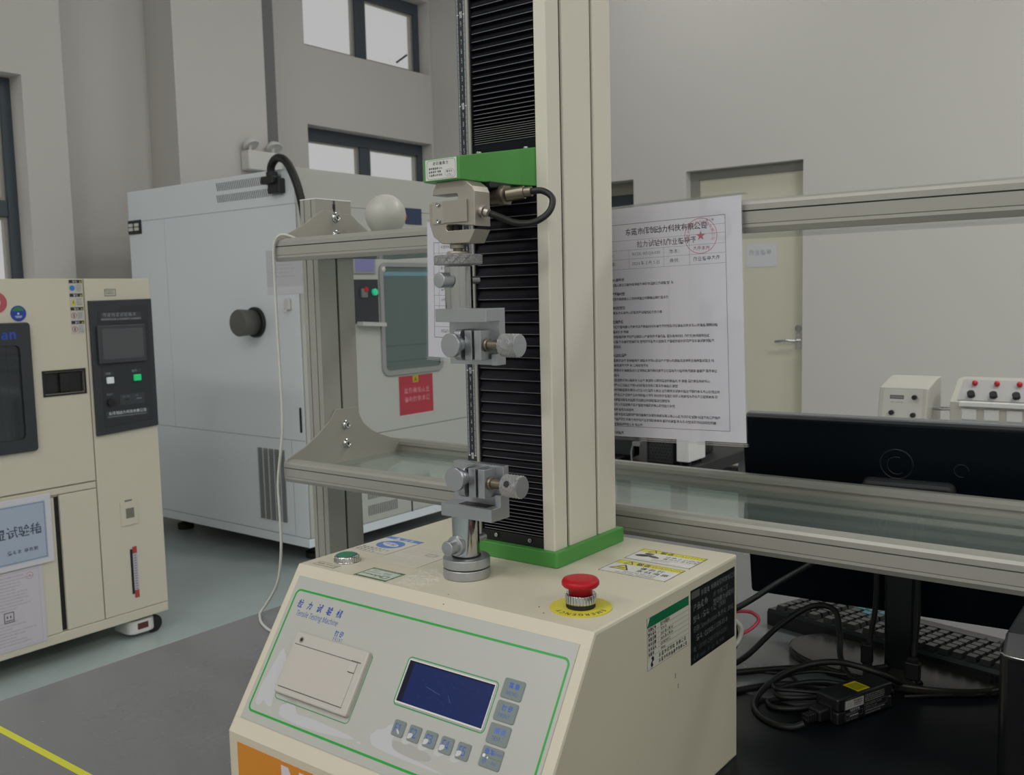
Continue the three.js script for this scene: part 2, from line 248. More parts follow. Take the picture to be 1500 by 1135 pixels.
// ---------- large white test chamber ----------
{
  const t = thing('climate_chamber', 'large pale walk-in climate test chamber with a window in its right side', 'test chamber');
  const X0 = -4.28, X1 = -2.867, Z1 = -2.092, Z0 = -3.55;
  obj('body', [bx(X0 + 0.002, X1 - 0.004, 0.14, 1.9, Z0, Z1 - 0.003), bx(X0 + 0.02, X1 - 0.02, 0.1, 0.14, Z0 + 0.02, Z1 - 0.02)], m.chamberTrim, t);
  obj('top_panel', bx(X0, X1 - 0.006, 1.7395, 1.905, Z0, Z1, 0.004), m.chamber, t); obj('side_top_panel', bx(X1 - 0.006, X1, 1.7395, 1.905, Z0, Z1 - 0.001, 0.002), m.chamberShaded, t);
  obj('front_panel', bx(X0, -3.940, 0.6205, 1.738, Z1 - 0.003, Z1, 0.001), m.chamber, t);
  obj('front_panel', bx(-3.937, X1 - 0.004, 0.6205, 1.738, Z1 - 0.003, Z1, 0.001), m.chamber, t);
  obj('front_panel', bx(X0, -2.975, 0.146, 0.618, Z1 - 0.003, Z1, 0.001), m.chamber, t);
  obj('front_panel', bx(-2.971, X1 - 0.004, 0.146, 0.618, Z1 - 0.003, Z1, 0.001), m.chamber, t);
  obj('skirt', [bx(X0, X1, 0.1, 0.142, Z1 - 0.03, Z1 + 0.004, 0.003), bx(X1 - 0.03, X1 + 0.003, 0.1, 0.142, Z0, Z1 - 0.03)], m.chamber, t);
  for (const [x, z] of [[X0 + 0.15, Z1 - 0.15], [X1 - 0.15, Z1 - 0.15], [X0 + 0.15, Z0 + 0.15], [X1 - 0.15, Z0 + 0.15]]) obj('foot', [cyl(0.02, [x, 0.03, z], [x, 0.1, z], 12), cyl(0.045, [x, 0, z], [x, 0.03, z], 16)], m.dark, t);
  obj('slot_handle', bx(X1 - 0.035, X1 - 0.022, 0.66, 0.78, Z1 - 0.002, Z1 + 0.003), m.dark, t);
  // perforated vents: rows of slots
  for (const [y0, y1] of [[1.842, 1.882], [1.785, 1.822]]) { const g = []; for (let i = 0; i < 36; i++) { const x = -3.465 + i * 0.0142; g.push(exZ([[x, y1], [x + 0.0055, y1], [x + 0.0155, y0], [x + 0.010, y0]], Z1 - 0.001, Z1 + 0.0012)); } obj('vent', g, M(112, 115, 114, 0.6), t); }
  { const g = []; for (let c = 0; c < 5; c++) for (let r = 0; r < 34; r++) { const x = -3.232 + c * 0.043, y = 0.206 + r * 0.0106; g.push(exX([[Z1, y + 0.008], [Z1 + 0.008, y], [Z1, y]], x, x + 0.032)); } obj('louvre_vent', g, M(138, 142, 142, 0.55), t); }
  obj('port_collar', turned(disc(0.075, 0.02, 0.004), 'z', [-3.195, 1.187, Z1]), m.black, t);
  obj('port_plug', turned([[0, 0], [0.06, 0], [0.066, 0.085], [0.06, 0.095], [0, 0.095]], 'z', [-3.195, 1.187, Z1 + 0.02]), M(96, 96, 92, 0.6), t);
  const sw = obj('switch_plate', bx(-4.278, -4.155, 1.672, 1.748, Z1, Z1 + 0.008, 0.003), m.black, t);
  for (const x of [-4.245, -4.188]) obj('rocker', [bx(x - 0.02, x + 0.02, 1.69, 1.708, Z1 + 0.007, Z1 + 0.014, 0.003), bx(x - 0.02, x + 0.02, 1.712, 1.73, Z1 + 0.007, Z1 + 0.014, 0.003)], m.white, sw);
  // elbow connector and hose over the corner
  obj('connector', [bx(-3.015, -2.93, 1.79, 1.86, Z1, Z1 + 0.04, 0.006), bx(-3.04, -2.95, 1.835, 1.87, Z1 + 0.005, Z1 + 0.06, 0.006), cyl(0.026, [-2.985, 1.84, Z1 + 0.03], [-2.985, 1.89, Z1 + 0.035], 16)], m.black, t);
  obj('hose', tube([[-2.985, 1.86, Z1 + 0.034], [-2.98, 1.91, Z1 + 0.04], [-2.925, 1.945, Z1 + 0.05], [-2.85, 1.925, Z1 + 0.06], [-2.79, 1.84, Z1 + 0.06], [-2.765, 1.74, Z1 + 0.05], [-2.76, 1.5, Z1 + 0.02], [-2.77, 1.2, Z1]], 0.019, 12, 60), m.cableBlack, t);
  // right side
  const S = X1;
  obj('side_panel', bx(S - 0.006, S, 0.60, 1.738, Z0, Z1 - 0.33, 0.002), m.chamberShaded, t);
  obj('side_panel', bx(S - 0.006, S, 0.146, 0.595, Z0, Z1 - 0.33, 0.002), m.chamberShaded, t);
  obj('side_panel', bx(S - 0.006, S + 0.001, 0.146, 1.738, Z1 - 0.328, Z1 - 0.008, 0.002), m.chamberShaded, t);
  const face = (y0, y1, z0, z1, t0, t1, r = 0) => bx(S + t0, S + t1, y0, y1, z0, z1, r);
  obj('display', face(1.675, 1.76, -2.946, -2.823, 0, 0.006, 0.003), M(42, 62, 92, 0.25), t);
  obj('orange_lamp', turned([[0, 0], [0.034, 0], [0.034, 0.01], [0.024, 0.022], [0, 0.024]], 'x', [S, 1.712, -2.79], 28), M(176, 92, 48, 0.45), t);
  const cp = obj('control_panel', face(1.166, 1.386, -2.6, -2.44, 0, 0.008, 0.002), m.panelBlack, t);
  obj('push_button', turned(disc(0.017, 0.016, 0.002), 'x', [S + 0.008, 1.322, -2.567]), m.led(40, 190, 140, 0.35), cp);
  obj('stop_button', turned(disc(0.013, 0.016, 0.002), 'x', [S + 0.008, 1.335, -2.505]), m.red, cp);
  obj('rotary_switch', bx(S + 0.008, S + 0.02, 1.295, 1.34, -2.515, -2.475, 0.002), m.grey, cp);
  obj('touch_screen', face(1.415, 1.51, -2.585, -2.43, 0, 0.012, 0.003), m.chamberTrim, t);
  obj('screen', face(1.425, 1.5, -2.57, -2.445, 0.012, 0.0135), m.led(110, 108, 150, 0.25), t);
  obj('ledge', exX([[0, 0], [0, 0]].length ? [[-2.61, 1.146], [-2.445, 1.156], [-2.445, 1.176], [-2.61, 1.166]] : [], S, S + 0.05), m.chamberShaded, t);
  obj('latch_lamp', turned([[0, 0], [0.016, 0], [0.013, 0.012], [0, 0.014]], 'x', [S, 1.438, -2.64], 20), m.white, t);
  const wf = obj('window_frame', exX(rrect(-3.085, -2.612, 0.885, 1.475, 0.05), S - 0.02, S + 0.012, 0.004, [rrect(-3.06, -2.632, 0.91, 1.455, 0.03)]), m.chamberTrim, t);
  obj('window_lining', [face(0.91, 1.455, -3.06, -2.632, -0.0055, -0.0045), face(0.9, 0.93, -3.06, -2.632, 0, 0.006)], M(104, 116, 116, 0.5), t);
  obj('window_glass', face(0.912, 1.453, -3.058, -2.634, 0.002, 0.005), new THREE.MeshPhysicalMaterial({ color: lin(190, 205, 204), transmission: 0.85, roughness: 0.06, thickness: 0 }), wf);
  obj('lamp_strip', face(1.405, 1.425, -3.04, -2.65, -0.0045, 0.001), m.led(150, 196, 224, 0.5), t);
  obj('shelf_rail', [face(1.035, 1.045, -3.05, -2.64, -0.0045, 0.001), face(0.955, 0.962, -3.05, -2.64, -0.0045, 0.001)], m.grey, t);
  for (let k = 0; k < 3; k++) { const g = []; for (let i = 0; i < 16; i++) g.push(face(0.35 - k * 0.085, 0.402 - k * 0.085, -2.69 + i * 0.0135, -2.684 + i * 0.0135, 0, 0.002)); obj('side_vent', g, m.grey, t); }
  obj('latch_slot', face(0.14, 0.21, -2.805, -2.798, 0, 0.003), m.dark, t);
  // things stuck on it
  const p = sheet('taped_paper', 0.262, 0.21, print(256, 208, (x, w, h) => { x.fillStyle = '#cfcfd6'; x.fillRect(0, 0, w, h); x.fillStyle = '#dcdce2'; x.fillRect(0, 172, w, 36); for (let i = 0; i < 6; i++) fine(x, 36, 30 + i * 18, 180, 9, '#b6b6c0'); }, 0.4), scene, [-2.966, 1.425, -2.091], [1, 0.01, 0], [0, 1, 0], 0.001);
  p.name = numbered('taped_paper'); tag(p, 'crinkled plastic sleeve with paper taped on the pale chamber front', 'paper');
  const c = obj('wall_clip', [bx(-2.965, -2.925, 1.245, 1.30, -2.0915, -2.075, 0.006), tube([[-2.945, 1.25, -2.078], [-2.945, 1.235, -2.062], [-2.945, 1.25, -2.055]], 0.005)], m.white); tag(c, 'small white hook stuck under the taped paper', 'hook');
  const r = sheet('warning_sign', 0.262, 0.214, print(512, 420, (x, w, h) => { x.fillStyle = '#b23a47'; x.fillRect(0, 0, w, h); x.fillStyle = '#b9a42c'; x.fillRect(205, 0, 84, 74); x.fillStyle = '#8d7c1e'; x.beginPath(); x.moveTo(247, 10); x.lineTo(277, 62); x.lineTo(217, 62); x.fill(); text(x, '运行类司止业', 76, 130, 58, '#cf8f98', { weight: 0.11 }); text(x, '请勿打有本公', 76, 220, 58, '#cf8f98', { weight: 0.11 }); x.fillStyle = '#c9c4c0'; x.fillRect(0, h - 14, w, 14); }), scene, [-2.866, 0.768, -2.864], [0, 0, -1], [0, 1, 0], 0.001);
  r.name = numbered('warning_sign'); tag(r, 'red square warning sign with pale lettering on the chamber door', 'sign');
}
// ---------- cream climate cabinet at the left ----------
{
  const t = thing('climate_cabinet', 'cream climate test cabinet with dark control panel on castors', 'test cabinet');
  const F = -2.68, f = (y0, y1, z0, z1, t0, t1, r = 0) => bx(F + t0, F + t1, y0, y1, z0, z1, r);
  obj('body', [bx(-3.5, F - 0.012, 0.12, 1.385, -1.204, 0.1)], m.cabinet, t);
  obj('base_frame', f(0.082, 0.118, -1.206, 0.1, -0.8, 0, 0.003), m.cabinet, t);
  const door = obj('door', exX(rect(-0.943, 0.1, 0.648, 1.386), F - 0.012, F, 0.002, [rect(-0.70, -0.0, 0.835, 1.16), rect(-0.924, -0.778, 0.978, 1.058)]), m.cabinet, t);
  obj('rail', f(0.62, 0.643, -0.943, 0.1, -0.012, -0.002, 0.002), m.cabinet, t);
  obj('side_column', exX(rect(-1.206, -0.947, 0.12, 1.386), F - 0.012, F, 0.002), m.cabinet, t);
  obj('lower_panel', f(0.12, 0.617, -0.943, -0.803, -0.012, -0.001, 0.002), m.cabinet, t);
  obj('lower_door', f(0.12, 0.612, -0.782, 0.1, -0.012, 0.0, 0.002), m.cabinet, t);
  obj('gap', f(0.122, 0.612, -0.803, -0.782, -0.0125, -0.0115), m.dark, t);
  // window in the door
  const wf = obj('window_frame', exX(rrect(-0.737, 0.02, 0.79, 1.237, 0.012), F - 0.01, F + 0.014, 0.003, [rrect(-0.70, -0.01, 0.832, 1.163, 0.02)]), m.panelBlack, door);
  obj('window_recess', [f(0.83, 1.165, -0.702, 0, -0.0118, -0.0108)], M(34, 40, 46, 0.4), door);
  obj('seal', [f(0.835, 1.16, -0.672, -0.66, -0.011, -0.002), f(0.835, 1.16, -0.645, -0.64, -0.011, -0.006), f(1.14, 1.15, -0.66, 0, -0.011, -0.004)], M(70, 78, 84, 0.4), door);
  obj('screw', [1.105, 0.89].map((y) => turned(disc(0.005, 0.003), 'x', [F - 0.01, y, -0.686], 12)), m.steel, door);
  obj('window_glass', f(0.833, 1.162, -0.699, -0.001, 0.002, 0.006), new THREE.MeshPhysicalMaterial({ color: lin(150, 160, 168), transmission: 0.9, roughness: 0.04, thickness: 0 }), door);
  sheet('lettering', 0.13, 0.05, print(256, 98, (x, w, h) => { x.fillStyle = '#30343a'; x.fillRect(0, 0, w, h); text(x, 'an', 150, 6, 84, '#2d49b4', { bold: true }); }), door, [F + 0.0142, 1.198, -0.625], [0, 0, -1], [0, 1, 0]);
  const hd = obj('handle_recess', [f(0.978, 1.058, -0.924, -0.778, -0.0118, -0.0108), f(0.972, 0.979, -0.93, -0.772, -0.008, 0.003), f(1.057, 1.064, -0.93, -0.772, -0.008, 0.003), f(0.979, 1.057, -0.93, -0.923, -0.008, 0.003), f(0.979, 1.057, -0.779, -0.772, -0.008, 0.003)], m.black, door);
  obj('paddle', f(0.985, 1.05, -0.868, -0.835, -0.011, 0.002, 0.003), m.dark, hd);
  const round2 = (name, y, z, r, draw) => { const o = obj(name, new THREE.CylinderGeometry(r, r, 0.0015, 40), [m.paper, print(128, 128, draw), m.paper], t); o.rotation.set(0, Math.PI, -Math.PI / 2, 'YXZ'); o.rotation.set(0, 0, 0); o.quaternion.setFromRotationMatrix(new THREE.Matrix4().makeBasis(V(0, 1, 0), V(1, 0, 0), V(0, 0, -1))); o.position.set(F + 0.001, y, z); return o; };
  round2('red_sticker', 1.306, -0.635, 0.036, (x) => { x.fillStyle = '#b05560'; x.fillRect(0, 0, 128, 128); x.fillStyle = '#c9c3c4'; x.beginPath(); x.arc(64, 64, 26, 0, 7); x.fill(); });
  round2('blue_sticker', 1.268, -0.706, 0.027, (x) => { x.fillStyle = '#23409a'; x.fillRect(0, 0, 128, 128); x.fillStyle = '#2c7a52'; x.beginPath(); x.arc(64, 64, 54, 3.5, 5.9); x.fill(); x.fillStyle = '#c3cbe0'; x.beginPath(); x.arc(64, 66, 9, 0, 7); x.fill(); x.fillRect(36, 84, 58, 6); x.fillRect(42, 95, 46, 5); });
  sheet('warning_labels', 0.05, 0.195, print(150, 600, (x, w, h) => {
    x.fillStyle = '#bdbab3'; x.fillRect(0, 0, w, h);
    for (let k = 0; k < 4; k++) { const y = k * 150; x.fillStyle = '#25272b'; x.fillRect(4, y + 2, 142, 36); text(x, '警告', 44, y + 8, 24, '#d8d8d8'); x.fillStyle = '#b9ab20'; x.beginPath(); x.moveTo(128, y + 8); x.lineTo(142, y + 32); x.lineTo(114, y + 32); x.fill();
      if (k === 0) { x.fillStyle = '#3478c0'; x.beginPath(); x.arc(36, y + 92, 30, 0, 7); x.fill(); } else if (k === 1) { x.fillStyle = '#c6c02a'; x.beginPath(); x.moveTo(40, y + 62); x.lineTo(72, y + 128); x.lineTo(8, y + 128); x.fill(); x.fillStyle = '#222'; x.fillRect(36, y + 84, 8, 28); } else { x.strokeStyle = '#a04448'; x.lineWidth = 6; x.beginPath(); x.arc(38, y + 94, 28, 0, 7); x.stroke(); x.fillStyle = '#33303a'; x.fillRect(32, y + 78, 12, 34); }
      for (let i = 0; i < 5; i++) fine(x, 76, y + 56 + i * 16, 66, 10, '#55555c'); }
  }), door, [F + 0.0002, 1.285, -0.9145], [0, 0, -1], [0, 1, 0]);
  const cp = obj('control_panel', exX([[-1.204, 0.822], [-0.955, 0.81], [-0.955, 1.306], [-1.204, 1.31]], F - 0.002, F + 0.012, 0.003), m.panelBlack, t);
  obj('panel_inset', exX([[-1.185, 0.85], [-0.985, 0.838], [-0.985, 1.268], [-1.06, 1.268], [-1.08, 1.288], [-1.185, 1.29]], F + 0.008, F + 0.0135, 0.001), M(42, 46, 52, 0.5), cp);
  const G = 0.0135, fz = (name, y, z, w, h, draw) => sheet(name, w, h, print(Math.round(w * 2400), Math.round(h * 2400), draw), cp, [F + G, y, z], [0, 0, -1], [0, 1, 0], 0.0003);
  fz('lettering', 1.247, -1.075, 0.16, 0.03, (x, w, h) => { x.fillStyle = '#3a3e44'; x.fillRect(0, 0, w, h); text(x, '恒湿恒湿试验箱本', 18, 4, 34, '#8a8e96', { gap: 1.2 }); x.fillStyle = '#9a9ea6'; x.font = 'bold 22px sans-serif'; x.fillText('TEMPERATURE & HUMIDITY CHAMBER', 0, 68, w); });
  const sc = obj('touch_screen', f(1.075, 1.215, -1.165, -0.975, 0.0135, 0.024, 0.003), M(62, 64, 68, 0.4), cp);
  obj('screen', f(1.09, 1.202, -1.152, -0.99, 0.024, 0.0245), M(84, 86, 90, 0.25), sc);
  obj('push_button', [bx(F + G, F + G + 0.012, 1.0, 1.024, -1.026, -1.0, 0.003)], m.led(205, 212, 216, 0.15), cp);
  obj('push_button', [bx(F + G, F + G + 0.012, 1.002, 1.026, -1.136, -1.108, 0.003)], m.led(30, 190, 110, 0.35), cp);
  obj('key_switch', turned(disc(0.014, 0.01), 'x', [F + G, 0.93, -1.012], 20), m.dark, cp);
  fz('lettering', 1.037, -1.012, 0.036, 0.012, (x, w, h) => { x.fillStyle = '#3a3e44'; x.fillRect(0, 0, w, h); text(x, '电源', 14, 4, 22, '#9aa0a8'); });
  fz('lettering', 1.04, -1.12, 0.04, 0.012, (x, w, h) => { x.fillStyle = '#3a3e44'; x.fillRect(0, 0, w, h); text(x, '运行', 14, 4, 22, '#9aa0a8'); });
  fz('lettering', 0.96, -1.012, 0.03, 0.01, (x, w, h) => { x.fillStyle = '#3a3e44'; x.fillRect(0, 0, w, h); text(x, 'BUZZ', 4, 1, 19, '#9aa0a8'); });
  fz('lettering', 0.935, -1.10, 0.1, 0.04, (x, w, h) => { x.fillStyle = '#3a3e44'; x.fillRect(0, 0, w, h); text(x, 'OFF  ON', 26, 10, 18, '#7f858c'); text(x, 'SW', 150, 10, 18, '#7f858c'); x.fillStyle = '#15171a'; x.fillRect(50, 44, 36, 10); x.fillStyle = '#9aa0a8'; x.fillRect(160, 46, 50, 5); });
  fz('maker_lettering', 0.883, -1.078, 0.168, 0.026, (x, w, h) => { x.fillStyle = '#3a3e44'; x.fillRect(0, 0, w, h); text(x, '广东伟创动力科技有限公司', 6, 4, 30, '#c2c6cc', { weight: 0.13 }); x.fillStyle = '#8c9098'; x.fillRect(6, 46, 380, 4); });
  sheet('rating_label', 0.045, 0.026, print(90, 52, (x, w, h) => { x.fillStyle = '#b8b4a6'; x.fillRect(0, 0, w, h); box2(x, 2, 2, w - 4, h - 4, '#55534c', 4); fine(x, 10, 10, 70, 9, '#55534c'); fine(x, 10, 26, 70, 9, '#55534c'); }), t, [F + 0.0002, 1.335, -1.045], [0, 0, -1], [0, 1, 0]);
  const cup = obj('water_cover', exX(rect(-1.098, -1.03, 0.455, 0.545), F, F + 0.004, 0.001), m.cabinet, t);
  obj('finger_recess', [f(0.482, 0.52, -1.083, -1.05, 0.004, 0.005)], M(120, 116, 104, 0.6), cup); obj('hinge', f(0.547, 0.552, -1.078, -1.05, 0, 0.003), m.grey, cup);
  obj('gauge_slot', f(0.185, 0.36, -1.068, -1.058, 0, 0.001), m.dark, t);
  sheet('level_gauge', 0.018, 0.2, print(36, 400, (x, w, h) => { x.fillStyle = '#b4b2bc'; x.fillRect(0, 0, w, h); x.fillStyle = '#a8423e'; x.fillRect(0, 0, w, 52); x.fillRect(0, h - 60, w, 60); x.fillStyle = '#6d6a80'; for (let i = 0; i < 14; i++) x.fillRect(8, 66 + i * 20, 20, 6); }), t, [F + 0.001, 0.268, -1.077], [0, 0, -1], [0, 1, 0]);
  for (const [x, z] of [[F - 0.09, -1.1], [-3.4, -1.1], [F - 0.09, -0.05], [-3.4, -0.05]]) {
    const c = part('caster', t, [x, 0, z]);
    obj('caster_fork', [bx(-0.05, 0.05, 0.068, 0.084, -0.045, 0.045, 0.004), exY(rrect(-0.06, 0.078, -0.06, 0.055, 0.035), 0.018, 0.07, 0.006)], m.white, c); obj('wheel', turned([[0, -0.013], [0.03, -0.013], [0.034, -0.008], [0.034, 0.008], [0.03, 0.013], [0, 0.013]], 'x', [0.05, 0.034, -0.06], 28), m.dark, c);
    obj('brake_label', bx(0.077, 0.0795, 0.036, 0.06, -0.022, 0.022), M(90, 40, 38, 0.5), c);
  }
  // sign and sheet on the lower door
  const s = thing('name_sign', 'blue framed name sign on the cream cabinet lower door', 'sign', [F + 0.0015, 0.505, -0.5]);
  obj('sign_frame', bx(0, 0.006, -0.118, 0.127, -0.268, 0.27, 0.002), m.paper, s);
  sheet('sign_face', 0.5, 0.205, print(1000, 410, (x, w, h) => { x.fillStyle = '#a8b4c8'; x.fillRect(0, 0, w, h); box2(x, 10, 10, w - 20, h - 20, '#6f7f9e', 5); text(x, '恒湿试验箱', 562, 150, 78, '#3b3f52', { weight: 0.09, gap: 1.04 }); text(x, '管理本', 350, 150, 78, '#3b3f52'); text(x, '编号本，导有限', 720, 312, 30, '#4d5266', { weight: 0.11 }); }), s, [0.006, 0.004, 0.003], [0, 0, -1], [0, 1, 0]);
  const d = sheet('instruction_sheet', 0.42, 0.275, print(1200, 786, (x, w, h) => { x.fillStyle = '#c7c2cb'; x.fillRect(0, 0, w, h); box2(x, 20, 18, w - 60, h - 40, '#aaa4b0', 3); for (let i = 0; i < 22; i++) { if (i > 10 && i < 14) continue; fine(x, 40 + (i % 3) * 20, 46 + i * 32, 900 + 200 * rnd(), 14, '#9a94a4'); } x.strokeStyle = '#b5707c'; x.lineWidth = 4; x.beginPath(); x.arc(1070, 76, 34, 0, 7); x.stroke(); x.fillStyle = '#b5707c'; x.beginPath(); x.arc(1070, 76, 8, 0, 7); x.fill(); for (const px of [560, 800]) { box2(x, px, 400, 90, 96, '#3a3840', 8); x.fillStyle = '#3a3840'; x.fillRect(px + 22, 430, 12, 26); x.fillRect(px + 54, 430, 12, 26); x.fillRect(px + 10, 474, 70, 8); } }, 0.5), scene, [F + 0.001, 0.245, -0.514], [0, 0.0, -1], [0, 1, 0], 0.0008);
  d.name = numbered('instruction_sheet'); tag(d, 'white instruction sheet taped below the blue sign on the cream cabinet', 'paper');
}
// ---------- far bench with instruments and chair ----------
{
  const t = thing('instrument_table', 'table by the back wall carrying the ten-station tester', 'table', [0.6, 0, -2.35]);
  obj('table_top', bx(-0.95, 1.2, 0.7, 0.74, -0.4, 0.35, 0.004), m.white, t);
  for (const x of [-0.9, 1.15]) for (const z of [-0.35, 0.3]) obj('leg', bx(x - 0.02, x + 0.02, 0, 0.7, z - 0.02, z + 0.02, 0.003), m.alu, t);
  const pale = M(186, 183, 174, 0.45), plate = M(168, 168, 168, 0.45);
  const d = thing('bending_tester', 'cream ten-station wire tester with red and black terminals', 'tester', [-0.175, 0.74, -2.28]);
  obj('control_box', exX([[-0.1, 0], [0.08, 0], [0.08, 0.14], [0.06, 0.235], [-0.06, 0.262], [-0.1, 0.262]], -0.077, 0.068, 0.004), pale, d);
  sheet('face_plate', 0.118, 0.118, print(236, 236, (x, w, h) => { x.fillStyle = '#c4c2bc'; x.fillRect(0, 0, w, h); x.fillStyle = '#4a4c4e'; x.fillRect(40, 40, 84, 24); x.fillStyle = '#777'; x.fillRect(44, 46, 76, 12); fine(x, 40, 80, 90, 9, '#888'); }), d, [-0.004, 0.175, 0.071 + 0.0025], [1, 0, 0], [0, 0.97, -0.2], 0.0006);
  for (const [x, y] of [[0.034, 0.21], [0.03, 0.155], [-0.034, 0.16]]) obj('knob', turned(disc(0.0075, 0.012), 'z', [x, y, 0.077], 16), m.dark, d);
  obj('shaft', [cyl(0.006, [0.068, 0.17, 0.0], [0.17, 0.17, 0.0], 12), cyl(0.018, [0.12, 0.17, 0], [0.135, 0.17, 0], 20), cyl(0.02, [0.15, 0.175, 0], [0.17, 0.175, 0], 20)], m.steel, d);
  obj('housing', exX([[-0.12, 0], [0.06, 0], [0.06, 0.2], [-0.04, 0.262], [-0.12, 0.262]], 0.13, 1.2, 0.003), pale, d);
  obj('sloping_plate', exX([[0.0535, 0.205], [0.0545, 0.2065], [-0.0335, 0.2605], [-0.0345, 0.259]], 0.15, 1.19), plate, d);
  obj('bar', [bx(0.16, 1.2, 0.19, 0.204, 0.06, 0.085, 0.003), bx(0.16, 1.2, 0.125, 0.14, 0.06, 0.085, 0.003)], m.white, d);
  for (let i = 0; i < 16; i++) {
    const x = 0.185 + i * 0.061, a = Math.atan2(0.062, 0.1), q = (s) => [x, 0.2 + s * Math.sin(a), 0.06 - s * Math.cos(a)];
    obj('red_terminal', new THREE.SphereGeometry(0.0085, 12, 8).translate(x, q(0.085)[1] + 0.008, q(0.085)[2] + 0.004), m.red, d);
    obj('black_terminal', [cyl(0.011, [x, q(0.03)[1], q(0.03)[2]], [x, q(0.03)[1] + 0.012, q(0.03)[2] + 0.012], 12)], m.dark, d);
    obj('window', bx(x - 0.021, x + 0.021, 0.148, 0.182, 0.06, 0.064, 0.002), m.white, d);
    obj('lower_terminal', cyl(0.008, [x, 0.105, 0.06], [x, 0.105, 0.072], 10), m.dark, d);
  }
  const b = thing('side_bench', 'dark topped side bench behind the shelf', 'bench', [-1.3, 0, -2.1]);
  obj('table_top', bx(-0.04, 0.565, 0.685, 0.725, -0.35, 0.26, 0.004), m.dark, b);
  for (const x of [0.0, 0.52]) for (const z of [-0.3, 0.22]) obj('leg', bx(x - 0.02, x + 0.02, 0, 0.685, z - 0.02, z + 0.02), m.grey, b);
  const w = thing('white_box', 'slim white instrument box on the end of the dark side bench', 'box', [-0.7775, 0.725, -1.9]);
  obj('case', bx(-0.0225, 0.0225, 0.0125, 0.2, -0.12, 0, 0.003), m.white, w);
  obj('foot', [[-0.015, -0.1], [0.015, -0.1], [-0.015, -0.02], [0.015, -0.02]].map(([x, z]) => cyl(0.006, [x, 0, z], [x, 0.014, z], 10)), m.dark, w);
  const pc = thing('dark_monitor', 'small dark screen standing left of the mesh fronted tower', 'monitor', [-1.06, 0.725, -1.93]);
  obj('panel', bx(-0.15, 0.095, -0.0 + 0.012, 0.2, -0.02, 0.02, 0.004), m.gloss, pc); obj('stand', [bx(-0.1, 0.06, 0, 0.012, -0.06, 0.06, 0.004)], m.black, pc);
  const c = thing('mesh_tower', 'black computer tower with a honeycomb mesh front on the side bench', 'computer', [-0.86, 0.725, -1.9]);
  obj('case', bx(-0.05, 0.048, 0.002, 0.24, -0.3, -0.006, 0.004), m.black, c);
  { const g = []; for (let r = 0; r < 20; r++) for (let k = 0; k < 8; k++) { const x = -0.042 + k * 0.0118 + (r % 2) * 0.0059, y = 0.014 + r * 0.0108; if (x < 0.045) g.push(new THREE.TorusGeometry(0.0052, 0.0008, 4, 6).translate(x, y, -0.003)); } obj('mesh_grille', g, M(64, 66, 70, 0.4), c); }
  obj('front_rim', exZ(rect(-0.05, 0.048, 0.002, 0.24), -0.006, 0, 0.001, [rect(-0.046, 0.044, 0.008, 0.232)]), m.black, c);
  tag(obj('grey_plug', [bx(-0.955, -0.925, 0.78, 0.795, -1.9, -1.88, 0.002), tube([[-0.955, 0.787, -1.89], [-0.962, 0.76, -1.888], [-0.96, 0.727, -1.886]], 0.003)], m.grey), 'grey cable plug hanging between the dark screen and the tower', 'plug');
}
